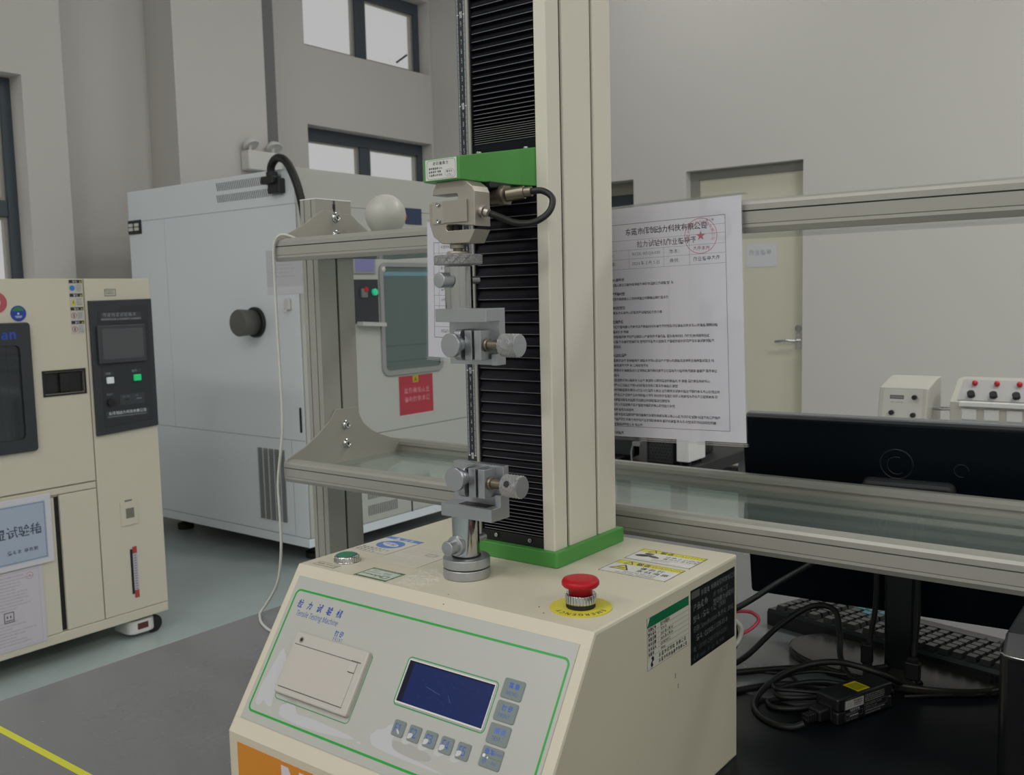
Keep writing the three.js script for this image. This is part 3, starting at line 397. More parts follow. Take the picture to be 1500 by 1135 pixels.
// ---------- tensile testing machine ----------
{
  const t = thing('tensile_testing_machine', 'cream bench tensile testing machine with a green collar, tall column and two steel grips', 'testing machine', [0, 0, 0]);
  const YT = 0.991, XL = -0.2025, XR = 0.2022, ZF = 0.262, ZB = -0.145, S0 = [0.991, 0.156], S1 = [0.832, 0.262];
  obj('housing', exX([[ZB, 0.7515], [ZF, 0.7515], [ZF, S1[0]], [S0[1], YT], [ZB, YT]], XL, XR, 0.003), m.cream, t);
  // --- sloping panel: u along x, v down the slope
  const sd = V(0, S1[0] - S0[0], S1[1] - S0[1]).normalize(), sn = V(1, 0, 0).cross(sd).negate();
  const sl = (u, v, n = 0) => V(u, S0[0], S0[1]).addScaledVector(sd, v).addScaledVector(sn, n);
  const slope = part('control_panel', t, [0, S0[0], S0[1]]);
  slope.quaternion.setFromRotationMatrix(new THREE.Matrix4().makeBasis(V(1, 0, 0), sd.clone().negate(), sn));   // local x = u, y = -v, z = outwards
  const PX = 5200, SU = 0.191, V0 = 0.0135, V1 = 0.1745;
  const U = (u) => (u + SU) * PX, W = (v) => (v - V0) * PX;
  const overlay = print(Math.round(2 * SU * PX), Math.round((V1 - V0) * PX), (x, w, h) => {
    x.fillStyle = '#b0b1ab'; x.fillRect(0, 0, w, h);
    x.strokeStyle = '#aaaaa4'; x.lineWidth = 3; x.strokeRect(2, 2, w - 4, h - 4);
    // bare patches where the film has peeled
    const patch = (pts) => { x.beginPath(); pts.forEach((p, i) => { const q = pts[(i + 1) % pts.length]; const mx = (U(p[0]) + U(q[0])) / 2, my = (W(p[1]) + W(q[1])) / 2; if (!i) x.moveTo(mx, my); else x.quadraticCurveTo(U(p[0]), W(p[1]), mx, my); }); x.closePath(); x.fillStyle = '#bcbcc0'; x.fill(); x.strokeStyle = '#b4b4b0'; x.lineWidth = 2; x.stroke(); };
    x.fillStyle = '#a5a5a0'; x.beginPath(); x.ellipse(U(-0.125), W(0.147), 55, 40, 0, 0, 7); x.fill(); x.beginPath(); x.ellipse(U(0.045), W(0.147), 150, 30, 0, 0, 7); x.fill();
    patch([[-0.1706, 0.0898], [-0.165, 0.098], [-0.159, 0.1012], [-0.1525, 0.118], [-0.1539, 0.1331], [-0.1553, 0.1449], [-0.1508, 0.1542], [-0.1595, 0.1545], [-0.1677, 0.1488], [-0.1699, 0.157], [-0.1793, 0.1565], [-0.18, 0.1392], [-0.1771, 0.1249], [-0.1738, 0.1064]]);
    patch([[-0.1472, 0.1552], [-0.1314, 0.1437], [-0.118, 0.1433], [-0.1132, 0.1525], [-0.091, 0.1502], [-0.0699, 0.1514], [-0.0256, 0.1527], [-0.0255, 0.1557], [-0.0428, 0.1576], [-0.0751, 0.1607], [-0.102, 0.1614], [-0.1279, 0.1606]]);
    patch([[-0.0076, 0.1397], [0.0082, 0.1365], [0.012, 0.1299], [0.02, 0.129], [0.0226, 0.1386], [0.0215, 0.1453], [0.0277, 0.1515], [0.0623, 0.1529], [0.1, 0.1555], [0.0754, 0.1563], [0.0416, 0.156], [0.0007, 0.1546], [-0.0052, 0.15]]);
    patch([[-0.021, 0.1545], [-0.0155, 0.1545], [-0.014, 0.157], [-0.02, 0.157]]);
    for (const u of [0.0395, 0.0605, 0.0805, 0.1005]) patch([[u, 0.1325], [u + 0.007, 0.1325], [u + 0.006, 0.139], [u + 0.0, 0.143], [u - 0.006, 0.1425], [u - 0.007, 0.1385]]);
    x.strokeStyle = '#1f9a3a'; x.lineWidth = 12; round(x, U(-0.1848), W(0.0287), (0.1848 + 0.1858) * PX, (0.1642 - 0.0287) * PX, 32); x.stroke();
    x.strokeStyle = '#2f8a50'; x.lineWidth = 6; round(x, U(0.0068), W(0.0647), 0.1136 * PX, 0.0468 * PX, 22); x.stroke();
    x.fillStyle = '#b6b6b3'; round(x, U(0.0085), W(0.0664), 0.1102 * PX, 0.0434 * PX, 12); x.fill();
    round(x, U(-0.1535), W(0.0735), 0.1138 * PX, 0.0705 * PX, 26); x.strokeStyle = '#3c8c58'; x.lineWidth = 5; x.stroke();
    const blue = '#1c3f9e';
    '拉力试验机'.split('').forEach((c, i) => { x.save(); x.transform(1, 0, -0.18, 1, 0, 0); x.translate(0.18 * W(0.039), 0); text(x, c, U(-0.174 + i * 0.0158), W(0.0388), 46, blue, { weight: 0.13, squeeze: 0.88 }); x.restore(); });
    x.save(); x.translate(U(-0.1715), W(0.0495)); x.transform(0.76, 0, -0.16, 1, 0, 0); text(x, 'Tensile Testing Machine', 0, -1, 41, blue); x.restore();
    text(x, '打印', U(-0.1035), W(0.0602), 34, blue, { weight: 0.12, gap: 1.25, squeeze: 0.9 });
    x.save(); x.translate(U(-0.1035), W(0.0668)); x.scale(0.72, 1); text(x, 'P R I N T', 0, 0, 26, blue); x.restore();
  }, 0.35);
  const face = obj('face_film', new THREE.BoxGeometry(2 * SU, V1 - V0, 0.0006).translate(0, -(V0 + V1) / 2, 0.0004), overlay, slope);
  // screen
  const b = (u0, u1, v0, v1, n0, n1, r = 0) => bx(u0, u1, -v1, -v0, n0, n1, r);
  obj('screen_frame', ex(shapeOf(rrect(0.0088, 0.1186, -0.1095, -0.0667, 0.0012), [rect(0.0099, 0.1176, -0.1079, -0.0678)]), 0.0016).translate(0, 0, 0.0004), m.white, slope);
  obj('screen', b(0.0098, 0.1177, 0.0677, 0.108, 0.0003, 0.0012), new THREE.MeshPhysicalMaterial({ roughness: 0.35, specularIntensity: 0.35, map: canvasTex(1024, 384, (x, w, h) => {
    x.fillStyle = '#16265c'; x.fillRect(0, 0, w, h); x.fillStyle = '#12152c'; x.fillRect(0, 0, 64, h); x.fillRect(0, 0, w, 14);
    x.lineCap = 'round'; for (let i = 0; i < 70; i++) { const a = 120 + rnd() * 850, c = 40 + rnd() * 290, r = rnd() * 3 - 1.2, L = 6 + rnd() * 50; x.strokeStyle = `rgba(160,175,215,${0.1 + rnd() * 0.2})`; x.lineWidth = 1 + rnd() * 1.6; x.beginPath(); x.moveTo(a, c); x.lineTo(a + L * Math.cos(r), c + L * Math.sin(r)); x.stroke(); }
    x.strokeStyle = 'rgba(170,185,220,.5)'; x.lineWidth = 3; x.beginPath(); x.moveTo(290, 190); x.lineTo(470, 222); x.moveTo(560, 205); x.lineTo(610, 262); x.stroke();
  }) }), slope);
  // keys
  const key = (name, u0, u1, v0, v1, draw) => {
    const g = ex(shapeOf(rrect(u0, u1, -v1, -v0, 0.0022)), 0.0012, 0.0003); const k = obj(name, g.translate(0, 0, 0.0004), m.keyGrey, slope);
    const w = u1 - u0 - 0.0015, h = v1 - v0 - 0.0015; sheet('legend', w, h, print(Math.round(w * 9000), Math.round(h * 9000), (x, a, c) => { x.fillStyle = '#75807f'; x.fillRect(0, 0, a, c); draw(x, a, c); }), k, [(u0 + u1) / 2, -(v0 + v1) / 2, 0.0015], [1, 0, 0], [0, 1, 0], 0.0002);
    return k;
  };
  m.keyGrey = M(122, 132, 131, 0.45);
  const kb = '#1f55c0', kd = '#3a55a4';
  [['菜单', 'MENU', kb], ['打印', 'PRINT', kb], ['测试', 'TEST', '#4467d0']].forEach(([a, c, col], i) => { const v = 0.0583 + i * 0.0204; key('key', 0.1255, 0.1492, v, v + 0.0181, (x, w, h) => { text(x, a, 56, 24, 48, col, { weight: 0.13, gap: 1.25 }); text(x, c, c.length > 4 ? 34 : 44, 86, 42, kd); }); });
  key('key', 0.1257, 0.1492, 0.1195, 0.1377, (x, w, h) => { text(x, '单年', 24, 12, 46, kb, { weight: 0.12 }); text(x, 'Enter', 118, 18, 32, kd); x.fillStyle = '#5b6c4e'; x.fillRect(30, 74, w - 30, 5); text(x, '印之', 24, 88, 44, kb); text(x, 'Esc', 118, 92, 32, kd); x.fillStyle = '#dadad8'; x.beginPath(); x.arc(26, 70, 14, 0, 7); x.arc(66, 80, 8, 0, 7); x.fill(); });
  for (let i = 0; i < 5; i++) key('key', 0.0176 + i * 0.0202, 0.0328 + i * 0.0202, 0.1238, 0.1387, (x, w, h) => { x.save(); x.scale(0.78, 1); text(x, 'F' + (i + 1), 12, 8, 96, '#2353bd', {}); x.restore(); x.fillStyle = '#c4c4c6'; x.beginPath(); x.ellipse(i ? 20 : 66, h - 34, i ? 36 : 9, i ? 22 : 26, i ? -0.5 : -0.8, 0, 7); x.fill(); });
  // printer
  const pr = part('printer', slope);
  obj('printer_body', [ex(shapeOf(rrect(-0.1532, -0.0412, -0.1385, -0.0722, 0.003)), 0.0075, 0.0018).translate(0, 0, -0.001)], M(186, 181, 174, 0.42), pr);
  obj('paper_door', ex(shapeOf(rect(-0.1488, -0.0506, -0.1312, -0.0861)), 0.0012, 0.0005).translate(0, 0, 0.0062), M(186, 180, 173, 0.42), pr);
  obj('seam', [b(-0.149, -0.0504, 0.0853, 0.0861, 0.0064, 0.0068), b(-0.149, -0.0504, 0.1312, 0.132, 0.0064, 0.0068), b(-0.0600, -0.047, 0.0848, 0.0858, 0.0064, 0.0071)], M(92, 88, 84, 0.6), pr);
  obj('door_latch', [b(-0.0596, -0.0506, 0.0872, 0.0965, 0.0066, 0.0082, 0.0004)], M(190, 184, 177, 0.42), pr);
  obj('latch_slot', b(-0.0596, -0.0506, 0.0965, 0.0972, 0.007, 0.0077), m.dark, pr);
  obj('lamp_ring', turned([[0.0022, 0], [0.0034, 0], [0.0034, 0.0006], [0.0022, 0.0006]], 'z', [-0.1412, -0.0802, 0.0063], 20), M(150, 145, 140, 0.5), pr);
  obj('lamp', turned(disc(0.0019, 0.0008, 0.0002), 'z', [-0.1412, -0.0802, 0.0063], 16), m.dark, pr);
  // --- front face
  sheet('front_label', 0.34, 0.062, print(1700, 310, (x, w, h) => { x.fillStyle = '#cf852a'; x.fillRect(0, 0, w, h); x.fillStyle = '#d3cdd2'; x.font = 'bold 300px sans-serif'; x.textBaseline = 'top'; x.textBaseline = 'alphabetic'; x.fillText('N', 335, 236); x.fillText('E', 585, 236); }), t, [-0.0162, 0.7925, ZF], [1, 0, 0], [0, 1, 0]);
  // --- labels on the top
  const top = (name, x0, x1, z0, z1, draw, k = 5000) => sheet(name, x1 - x0, z1 - z0, print(Math.round((x1 - x0) * k), Math.round((z1 - z0) * k), draw), t, [(x0 + x1) / 2, YT, (z0 + z1) / 2], [1, 0, 0], [0, 0, -1]);
  const head = (x, w, word) => { x.fillStyle = '#d3cb30'; x.fillRect(0, 0, w, 60); x.strokeStyle = '#2a2a20'; x.lineWidth = 6; x.beginPath(); x.moveTo(84, 8); x.lineTo(110, 52); x.lineTo(58, 52); x.closePath(); x.stroke(); text(x, '警告', 128, 9, 42, '#2a2a20', { weight: 0.13 }); text(x, word, 222, 6, 46, '#8d8a34'); };
  top('caution_label', 0.101, 0.183, -0.1095, -0.064, (x, w, h) => { x.fillStyle = '#d2d0cc'; x.fillRect(0, 0, w, h); head(x, w, 'CAUTION'); x.fillStyle = '#26282a'; x.beginPath(); x.ellipse(70, 128, 50, 24, -0.3, 0, 7); x.ellipse(84, 84, 30, 14, 0, 0, 7); x.fill(); x.fillStyle = '#45484a'; x.beginPath(); x.ellipse(130, 128, 46, 18, 0.3, 0, 7); x.fill(); text(x, '注意小心动作', 196, 76, 32, '#3a3a3c'); text(x, '请勿打本机件', 196, 114, 32, '#3a3a3c'); x.fillStyle = '#b9b7b4'; x.fillRect(150, 160, 110, 34); fine(x, 196, 156, 190, 10, '#8a8890'); fine(x, 60, 200, 330, 10, '#9a9890'); box2(x, 2, 2, w - 4, h - 4, '#2e2e2a', 4); });
  top('warning_label', 0.101, 0.183, -0.0548, -0.0085, (x, w, h) => { x.fillStyle = '#d2d0cc'; x.fillRect(0, 0, w, h); head(x, w, 'WARNING'); x.fillStyle = '#2b2b22'; x.beginPath(); x.moveTo(22, 162); x.lineTo(84, 70); x.lineTo(146, 162); x.fill(); x.fillStyle = '#cdc52e'; x.beginPath(); x.moveTo(38, 154); x.lineTo(84, 86); x.lineTo(130, 154); x.fill(); x.fillStyle = '#2b2b22'; x.fillRect(62, 126, 46, 10); text(x, '请勿打开', 186, 70, 40, '#3a3a3c', { gap: 1.3, weight: 0.13 }); text(x, '本机电源', 186, 120, 40, '#3a3a3c', { gap: 1.3, weight: 0.13 }); x.fillStyle = '#44444a'; x.font = 'bold 19px sans-serif'; x.fillText('PLEASE DO NOT OPEN', 130, 190, 260); x.fillText('THE ELECTRIC EQUIPMENT', 90, 216, 300); box2(x, 2, 2, w - 4, h - 4, '#2e2e2a', 4); });
  top('notice_label', -0.198, -0.1405, 0.0105, 0.0775, (x, w, h) => { x.fillStyle = '#cfcabf'; x.fillRect(0, 0, w, h); x.fillStyle = '#5f87c2'; x.fillRect(0, 0, w, 48); x.fillStyle = '#d5d8dc'; x.beginPath(); x.moveTo(96, 8); x.lineTo(118, 40); x.lineTo(74, 40); x.fill(); text(x, '注意', 150, 8, 34, '#d5d8dc', { gap: 1.3 }); x.fillStyle = '#5c82bd'; x.beginPath(); x.ellipse(w / 2 + 6, 150, 96, 82, 0, 0, 7); x.fill(); x.fillStyle = '#c9d0dc'; x.beginPath(); x.ellipse(w / 2 + 6, 150, 70, 34, 0.2, 0, 7); x.fill(); text(x, '严禁', w / 2 - 44, 128, 44, '#a06a80'); for (let i = 0; i < 3; i++) text(x, '请注意本机小心'.slice(i), 24, 248 + i * 28, 22, '#4a4a4e', { weight: 0.13, gap: 1.5 }); box2(x, 1, 1, w - 2, h - 2, '#a09c92', 2); });
  top('worn_label', -0.136, -0.072, 0.028, 0.098, (x, w, h) => { x.fillStyle = '#cec9bc'; x.fillRect(0, 0, w, h); for (let i = 0; i < 5; i++) fine(x, 20, 20 + i * 30, 280, 18, '#b2ada6', 0.09); for (let i = 0; i < 3; i++) fine(x, 10, 190 + i * 40, 300, 14, '#c3beb4', 0.08); box2(x, 190, 96, 70, 36, '#77756f', 5); });
  top('inspection_label', -0.1135, -0.065, 0.1215, 0.1535, (x, w, h) => { x.fillStyle = '#4e6b4a'; x.fillRect(0, 0, w, h); x.fillStyle = '#c3cabd'; x.fillRect(10, 22, w - 20, h - 40); fine(x, 16, 4, 210, 15, '#b9c2b0'); fine(x, 40, 34, 80, 16, '#6d7f6c'); fine(x, 24, 64, 110, 14, '#55604f'); fine(x, 20, 96, 160, 15, '#3c463a', 0.14); x.fillStyle = '#9fb0b2'; x.fillRect(130, 40, 60, 30); box2(x, 168, 88, 40, 34, '#4e6b4a', 8); text(x, 'OK', 112, 110, 20, '#3c463a'); });
  top('button_label', -0.1855, -0.1505, 0.1375, 0.1495, (x, w, h) => { x.fillStyle = '#c9c3b2'; x.fillRect(0, 0, w, h); box2(x, 3, 3, w - 6, h - 6, '#5c5a52', 4); text(x, '电源 POWER', 14, 16, 26, '#4c4a44'); });
  { const g = []; for (let i = 0; i < 170; i++) { const x = -0.064 + rnd() * 0.036 + rnd() * 0.012, z = 0.088 + rnd() * 0.062, r = 0.0006 + rnd() * 0.0013; g.push(new THREE.CylinderGeometry(r * 0.6, r * 1.3, 0.00016, 9).translate(x, YT + 0.00008, z)); } obj('adhesive_residue', g, M(212, 207, 194, 0.7), t); }
  { const g = []; for (const [x, z, r] of [[0.0245, 0.16, 0.0009], [0.0205, 0.148, 0.0007], [0.0144, -0.002, 0.0008], [0.12, 0.128, 0.0009], [0.134, 0.14, 0.0008]]) g.push(new THREE.CylinderGeometry(r, r, 0.0003, 8).translate(x, Math.min(YT, YT) + 0.0002 - (z > 0.156 ? (z - 0.156) * 1.5 : 0), z)); obj('paint_chip', g, M(90, 84, 74, 0.7), t); }
  // --- labels on the right side (x = XR), seen from +x: right is -z
  const side = (name, z0, z1, y0, y1, draw) => sheet(name, z0 - z1, y1 - y0, print(Math.round((z0 - z1) * 8000), Math.round((y1 - y0) * 8000), draw, 0.4), t, [XR, (y0 + y1) / 2, (z0 + z1) / 2], [0, 0, -1], [0, 1, 0]);
  side('calibration_label', 0.0638, -0.0235, 0.9234, 0.9762, (x, w, h) => {
    x.fillStyle = '#c9c6ba'; x.fillRect(0, 0, w, h); x.fillStyle = '#0f6a42'; x.fillRect(0, 0, w, 78); x.fillStyle = '#d6d2c6'; x.beginPath(); x.moveTo(0, 0); x.lineTo(44, 0); x.lineTo(0, 70); x.fill();
    x.strokeStyle = '#55534c'; x.lineWidth = 2; for (let i = 0; i < 7; i++) { const y = 78 + i * 40; x.beginPath(); x.moveTo(0, y); x.lineTo(w, y); x.stroke(); } x.beginPath(); x.moveTo(180, 78); x.lineTo(180, 318); x.stroke();
    for (let i = 0; i < 6; i++) { text(x, ['仪器名称', '型号编号', '校验日期', '有效日期', '出厂编号', '校验员'][i].replace(/[仪校验有效出厂员]/g, (c) => GLYPHS[c] ? c : '本'), 14, 84 + i * 40, 29, '#26241f', { weight: 0.17 }); }
    x.fillStyle = '#3a3834'; x.font = 'italic 30px serif'; ['拉力试验机', 'TEN-35', '2023 年 6 月 10', '2024 年 6 月 09', 'Q2302187-2', '10cm'].forEach((s, i) => text(x, s, 210, 83 + i * 40, 31, '#2a2824', { weight: 0.14, gap: 1.0, font: 'serif', bold: true }));
    x.fillStyle = '#1d1c46'; x.beginPath(); x.arc(80, 348, 24, 0, 7); x.arc(72, 384, 22, 0, 7); x.fill(); x.fillStyle = '#c9c6ba'; x.beginPath(); x.arc(60, 352, 12, 0, 7); x.arc(92, 376, 12, 0, 7); x.fill(); text(x, 'NEKE', 46, 404, 14, '#1d1c46');
    text(x, '东莞市伟创电子有限公司', 180, 328, 38, '#2e2c28', { weight: 0.12, gap: 1.2 }); text(x, '东莞市科技品器件有限公司', 180, 376, 34, '#2e2c28', { weight: 0.13, gap: 1.2 }); box2(x, 1, 1, w - 2, h - 2, '#55534c', 3);
  });
  side('rating_plate', -0.0284, -0.1365, 0.8985, 0.9795, (x, w, h) => {
    x.fillStyle = '#14181b'; x.fillRect(0, 0, w, h); x.fillStyle = '#55564f'; x.fillRect(10, 18, 150, 60); const c = '#767c7e';
    text(x, '东莞电子有限传感科技有公司', 190, 40, 52, c, { gap: 1.08 }); text(x, '技术有限公司', 430, 120, 50, '#5c6264'); text(x, '产品名称', 50, 130, 62, c); text(x, '型动限力试验机', 430, 186, 54, c);
    text(x, '型号 / 编号: 1 公斤 (2KN)', 46, 236, 56, c); text(x, '日期: Specification 年月号: 本机', 46, 326, 52, '#666c6e'); text(x, '出厂编号: Q2305 / 178-35 #', 46, 410, 56, c); text(x, '电话: (0769) 2345 0769-2235', 46, 500, 50, '#5c6264'); text(x, '名导: www . 本 . cn   电话有限', 46, 580, 44, '#4e5456'); box2(x, 4, 4, w - 8, h - 8, '#060708', 6);
  });
  for (const [z, y] of [[0.0, 0.884], [0.006, 0.897]]) obj('scratch', bx(XR - 0.001, XR + 0.0002, y, y + 0.005, z - 0.0006, z + 0.0006), M(120, 114, 98, 0.7), t);
  // --- emergency stop
  const es = part('emergency_stop', t, [0.1545, YT, 0.107]);
  const ring = obj('emergency_ring', new THREE.CylinderGeometry(0.0302, 0.0302, 0.0012, 64), [m.yellow, print(700, 700, (x, w) => { x.fillStyle = '#d4c83e'; x.fillRect(0, 0, w, w); x.translate(w / 2, w / 2); x.fillStyle = '#3b3a20'; x.font = 'bold 92px sans-serif'; x.textAlign = 'center'; x.textBaseline = 'middle'; const s = 'EMERGENCY', wd = s.split('').map((c) => x.measureText(c).width + 12), tot = wd.reduce((a, b) => a + b); let p = -tot / 2; s.split('').forEach((c, i) => { const a = (p + wd[i] / 2) / 282; x.save(); x.rotate(a); x.translate(0, -282); x.fillText(c, 0, 0); x.restore(); p += wd[i]; }); }), m.yellow], es);
  ring.position.y = 0.0006; ring.rotation.y = -0.977;
  obj('lock_nut', turned(disc(0.0143, 0.005), 'y', [0, 0.001, 0]), m.rubber, es);
  { const g = []; for (let i = 0; i < 30; i++) { const a = i / 30 * Math.PI * 2; g.push(bx(-0.0009, 0.0009, 0.006, 0.0145, 0.0136, 0.0152, 0.0004).rotateY(a)); } obj('chrome_collar', [turned([[0, 0.006], [0.0146, 0.006], [0.0146, 0.0075], [0.014, 0.008], [0.014, 0.0135], [0.0132, 0.015], [0, 0.015]], 'y', [0, 0, 0]), ...g], m.chrome, es); }
  obj('mushroom_cap', turned([[0, 0.015], [0.0115, 0.015], [0.0115, 0.0202], [0.0128, 0.0215], [0.0168, 0.0218], [0.0182, 0.0236], [0.0182, 0.0262], [0.0168, 0.0286], [0.012, 0.0297], [0, 0.03]], 'y', [0, 0, 0], 56), new THREE.MeshPhysicalMaterial({ color: lin(176, 22, 34), roughness: 0.36, specularIntensity: 0.55 }), es);
  // --- green push button
  const gb = part('green_button', t, [-0.1605, YT, 0.1195]);
  { const g = []; for (let i = 0; i < 28; i++) g.push(bx(-0.0008, 0.0008, 0.0005, 0.006, 0.0136, 0.0149, 0.0003).rotateY(i / 28 * Math.PI * 2)); obj('chrome_ring', [turned([[0, 0], [0.015, 0], [0.015, 0.001], [0.0139, 0.0015], [0.0139, 0.0062], [0.0128, 0.0075], [0.0115, 0.0075], [0.0115, 0.003], [0, 0.003]], 'y', [0, 0, 0]), ...g], m.chrome, gb); }
  obj('button_cap', turned([[0, 0.003], [0.0113, 0.003], [0.0113, 0.0078], [0.0105, 0.0086], [0, 0.009]], 'y', [0, 0, 0]), M(46, 122, 92, 0.4), gb);
  // ---------- column ----------
  const cg = part('collar', t);
  obj('collar_band', exY(rrect(-0.0735, 0.0625, -0.129, 0.0145, 0.003), YT, 1.0085, 0.0012), m.green, cg);
  const Y0 = 1.0085, Y1 = 1.78;
  obj('column_core', exY(rect(-0.066, 0.052, -0.121, -0.012), Y0, Y1), m.dark, t);
  obj('front_rail', exY(rrect(0.0394, 0.0554, -0.0175, 0.008, 0.0018), Y0, Y1), m.colCream, t);
  obj('side_cover', exY(rrect(0.035, 0.0554, -0.0787, -0.0228, 0.0018), Y0, Y1), m.colCream, t);
  obj('side_cover', exY(rrect(0.035, 0.0554, -0.122, -0.0838, 0.0018), Y0, Y1), m.colCream, t);
  obj('left_cover', exY(rrect(-0.067, -0.0497, -0.122, 0.0065, 0.0018), Y0, Y1), m.colCream, t);
  obj('back_cover', exY(rect(-0.064, 0.052, -0.1235, -0.121), Y0, Y1), m.colCream, t);
  obj('top_cap', exY(rrect(-0.069, 0.058, -0.125, 0.01, 0.003), Y1, Y1 + 0.03, 0.002), m.green, t);
  obj('edge_strip', bx(-0.0532, -0.0497, Y0, Y1, 0.0065, 0.0085), m.alu, t);
  // ruler
  const ruler = obj('ruler', bx(-0.0672, -0.0534, 1.082, 1.78, 0.0062, 0.0076), m.black, t);
  sheet('ruler_scale', 0.0136, 0.698, print(112, 2048, (x, w, h) => {
    const p = 2048 / 0.698; x.fillStyle = '#202428'; x.fillRect(0, 0, w, h); x.fillStyle = '#8d9398'; x.fillRect(0, 0, 22, h - 70); x.fillRect(w - 24, 0, 24, h - 70);
    for (let i = 0; i < 690; i++) { const y = h - 72 - i * p * 0.001, L = i % 10 ? (i % 5 ? 12 : 18) : 24; x.fillStyle = '#24282c'; x.fillRect(0, y, L, 1.4); x.fillRect(w - L, y, L, 1.4); }
    x.textAlign = 'center'; for (let i = 0; i < 69; i++) { const y = h - 72 - i * p * 0.01, k = i % 10; x.fillStyle = '#d6d8da'; x.font = (k ? '22px' : 'bold 30px') + ' sans-serif'; x.textAlign = 'center'; x.textBaseline = 'middle'; if (!k) { x.fillRect(10, y - 1.5, w - 20, 3); x.fillStyle = '#202428'; x.fillRect(32, y - 14, 50, 28); x.fillStyle = '#d6d8da'; } x.fillText(k ? String(k) : '10', w / 2, y + 1); }
  }), ruler, [-0.0603, 1.431, 0.0076], [1, 0, 0], [0, 1, 0]);
  // bellows: pleated sheet; upper stack compressed above the crosshead, lower one stretched
  {
    const ridges = []; let y = 1.0225, p;
    for (let i = 0; y < 1.40; i++) { ridges.push(y); p = i < 8 ? 0.0032 + i * 0.0002 : i < 22 ? 0.0048 + (i - 8) * 0.00055 : 0.0128 + (i % 3) * 0.0002; y += p; }
    const low = ridges.length; y = 1.462;
    for (let i = 0; y < Y1; i++) { ridges.push(y); p = i < 7 ? 0.0024 : Math.min(0.0034 + (i - 7) * 0.00034, 0.0108); y += p; }
    const prof = [[0.001, 1.0225 - 0.002]], lips = [];
    ridges.forEach((r, i) => { const n = ridges[i + 1] ?? r + 0.01, gap = Math.min(n - r, 0.03); prof.push([0.006, r - 0.0006], [0.006, r + 0.0004], [0.0036, r + gap * 0.35], [0.0018, r + gap * 0.8]); });
    const back = prof.slice().reverse().map(([z, yy]) => [z - 0.0012, yy]);
    obj('bellows', exX([...prof, ...back], -0.0497, 0.0394), new THREE.MeshPhysicalMaterial({ color: lin(9, 10, 20), roughness: 0.5, specularIntensity: 0.4 }), t);
    obj('bellows_lining', bx(-0.0498, -0.0488, Y0, Y1, -0.012, 0.0066), m.rubber, t);
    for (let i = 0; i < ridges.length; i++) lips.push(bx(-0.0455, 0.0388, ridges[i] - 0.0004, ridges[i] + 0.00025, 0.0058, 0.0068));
    obj('bellows_lit_edge', lips, M(104, 104, 106, 0.5), t);  // stitched ridge lips, paled to paint in the light they catch
    obj('bellows_foot', [bx(-0.0497, 0.0394, 1.0085, 1.0205, 0.0, 0.0065, 0.0006)], m.rubber, t);
    for (const x of [-0.0265, 0.022]) obj('screw', [turned(disc(0.0026, 0.004, 0.0005), 'z', [x, 1.0165, 0.0065], 14)], m.steel, t);
  }
  // ---------- crosshead ----------
  const ch = part('crosshead', t);
  {
    const n = 10, fl = []; for (let i = 0; i <= n; i++) { const s = i / n, z = 0.1 - 0.098 * s; fl.push([0.0182 + 0.0005 * s + 0.0207 * Math.pow(s, 2.2), z + 0.004 * s]); }
    const right = [[0.0168, 0.109], [0.0178, 0.108], ...fl], left = right.map(([x, z]) => [-0.014 - x, z]).reverse();
    const g = exY([...left, ...right].map(([x, z]) => [x, z]), 1.4105, 1.4335, 0.0008), pos = g.attributes.position;
    for (let i = 0; i < pos.count; i++) { const s = Math.min(1, Math.max(0, (0.109 - pos.getZ(i)) / 0.107)); if (pos.getY(i) > 1.42) pos.setY(i, pos.getY(i) + 0.0175 * s); else pos.setY(i, pos.getY(i) - 0.0015 * s); }
    g.computeVertexNormals(); obj('bracket', g, m.green, ch);
    sheet('caution_label', 0.0425, 0.0208, print(680, 333, (x, w, h) => {
      x.fillStyle = '#cfcfca'; x.fillRect(0, 0, w, h); x.strokeStyle = '#3c3e40'; x.lineWidth = 5; round(x, 34, 16, w - 60, h - 32, 60); x.stroke();
      text(x, '传感器重力'.replace('重', '量').replace('量', '单'), 170, 40, 58, '#3c3e40', { weight: 0.12, gap: 1.2 }); ['请勿警告意小心', '注意动作，有限', '人员禁止打本机'].forEach((s, i) => text(x, s.replace('人', '小').replace('员', '品'), 76, 130 + i * 54, 34, '#3c3e40', { weight: 0.19, gap: 1.25 }));
      x.lineWidth = 4; round(x, 430, 180, 196, 112, 56); x.stroke(); text(x, '最大力'.replace('最', '单').replace('大', '本'), 462, 196, 36, '#3c3e40', { weight: 0.14, gap: 1.2 }); text(x, '200kg', 470, 244, 32, '#3c3e40');
    }), ch, [-0.0065, 1.4223, 0.109], [1, 0, 0], [0, 1, 0]);
    for (const [x, z] of [[0.012, 0.07], [0.03, 0.012]]) obj('screw', turned(disc(0.003, 0.003, 0.0005), 'y', [x, 1.4335 + 0.0175 * (0.109 - z) / 0.107 - 0.0012, z], 12), m.steel, ch);
    obj('underside_plate', [bx(-0.04, 0.026, 1.404, 1.4105, 0.0, 0.07, 0.001)], m.black, ch);
  }
  // sensor plug and cable
  {
    const pz = 0.052; const p = part('sensor_plug', t);
    obj('hex_nut', turned([[0, 0], [0.0105, 0], [0.0115, 0.001], [0.0115, 0.007], [0.0105, 0.008], [0, 0.008]], 'x', [0.0265, 1.3965, pz], 6), m.brass, p);
    obj('plug_body', [cyl(0.0068, [0.034, 1.3965, pz], [0.052, 1.3985, pz - 0.006], 20), cyl(0.0052, [0.052, 1.3985, pz - 0.006], [0.06, 1.399, pz - 0.008], 20), cyl(0.009, [0.015, 1.3965, pz], [0.0265, 1.3965, pz], 20)], m.brass, p);
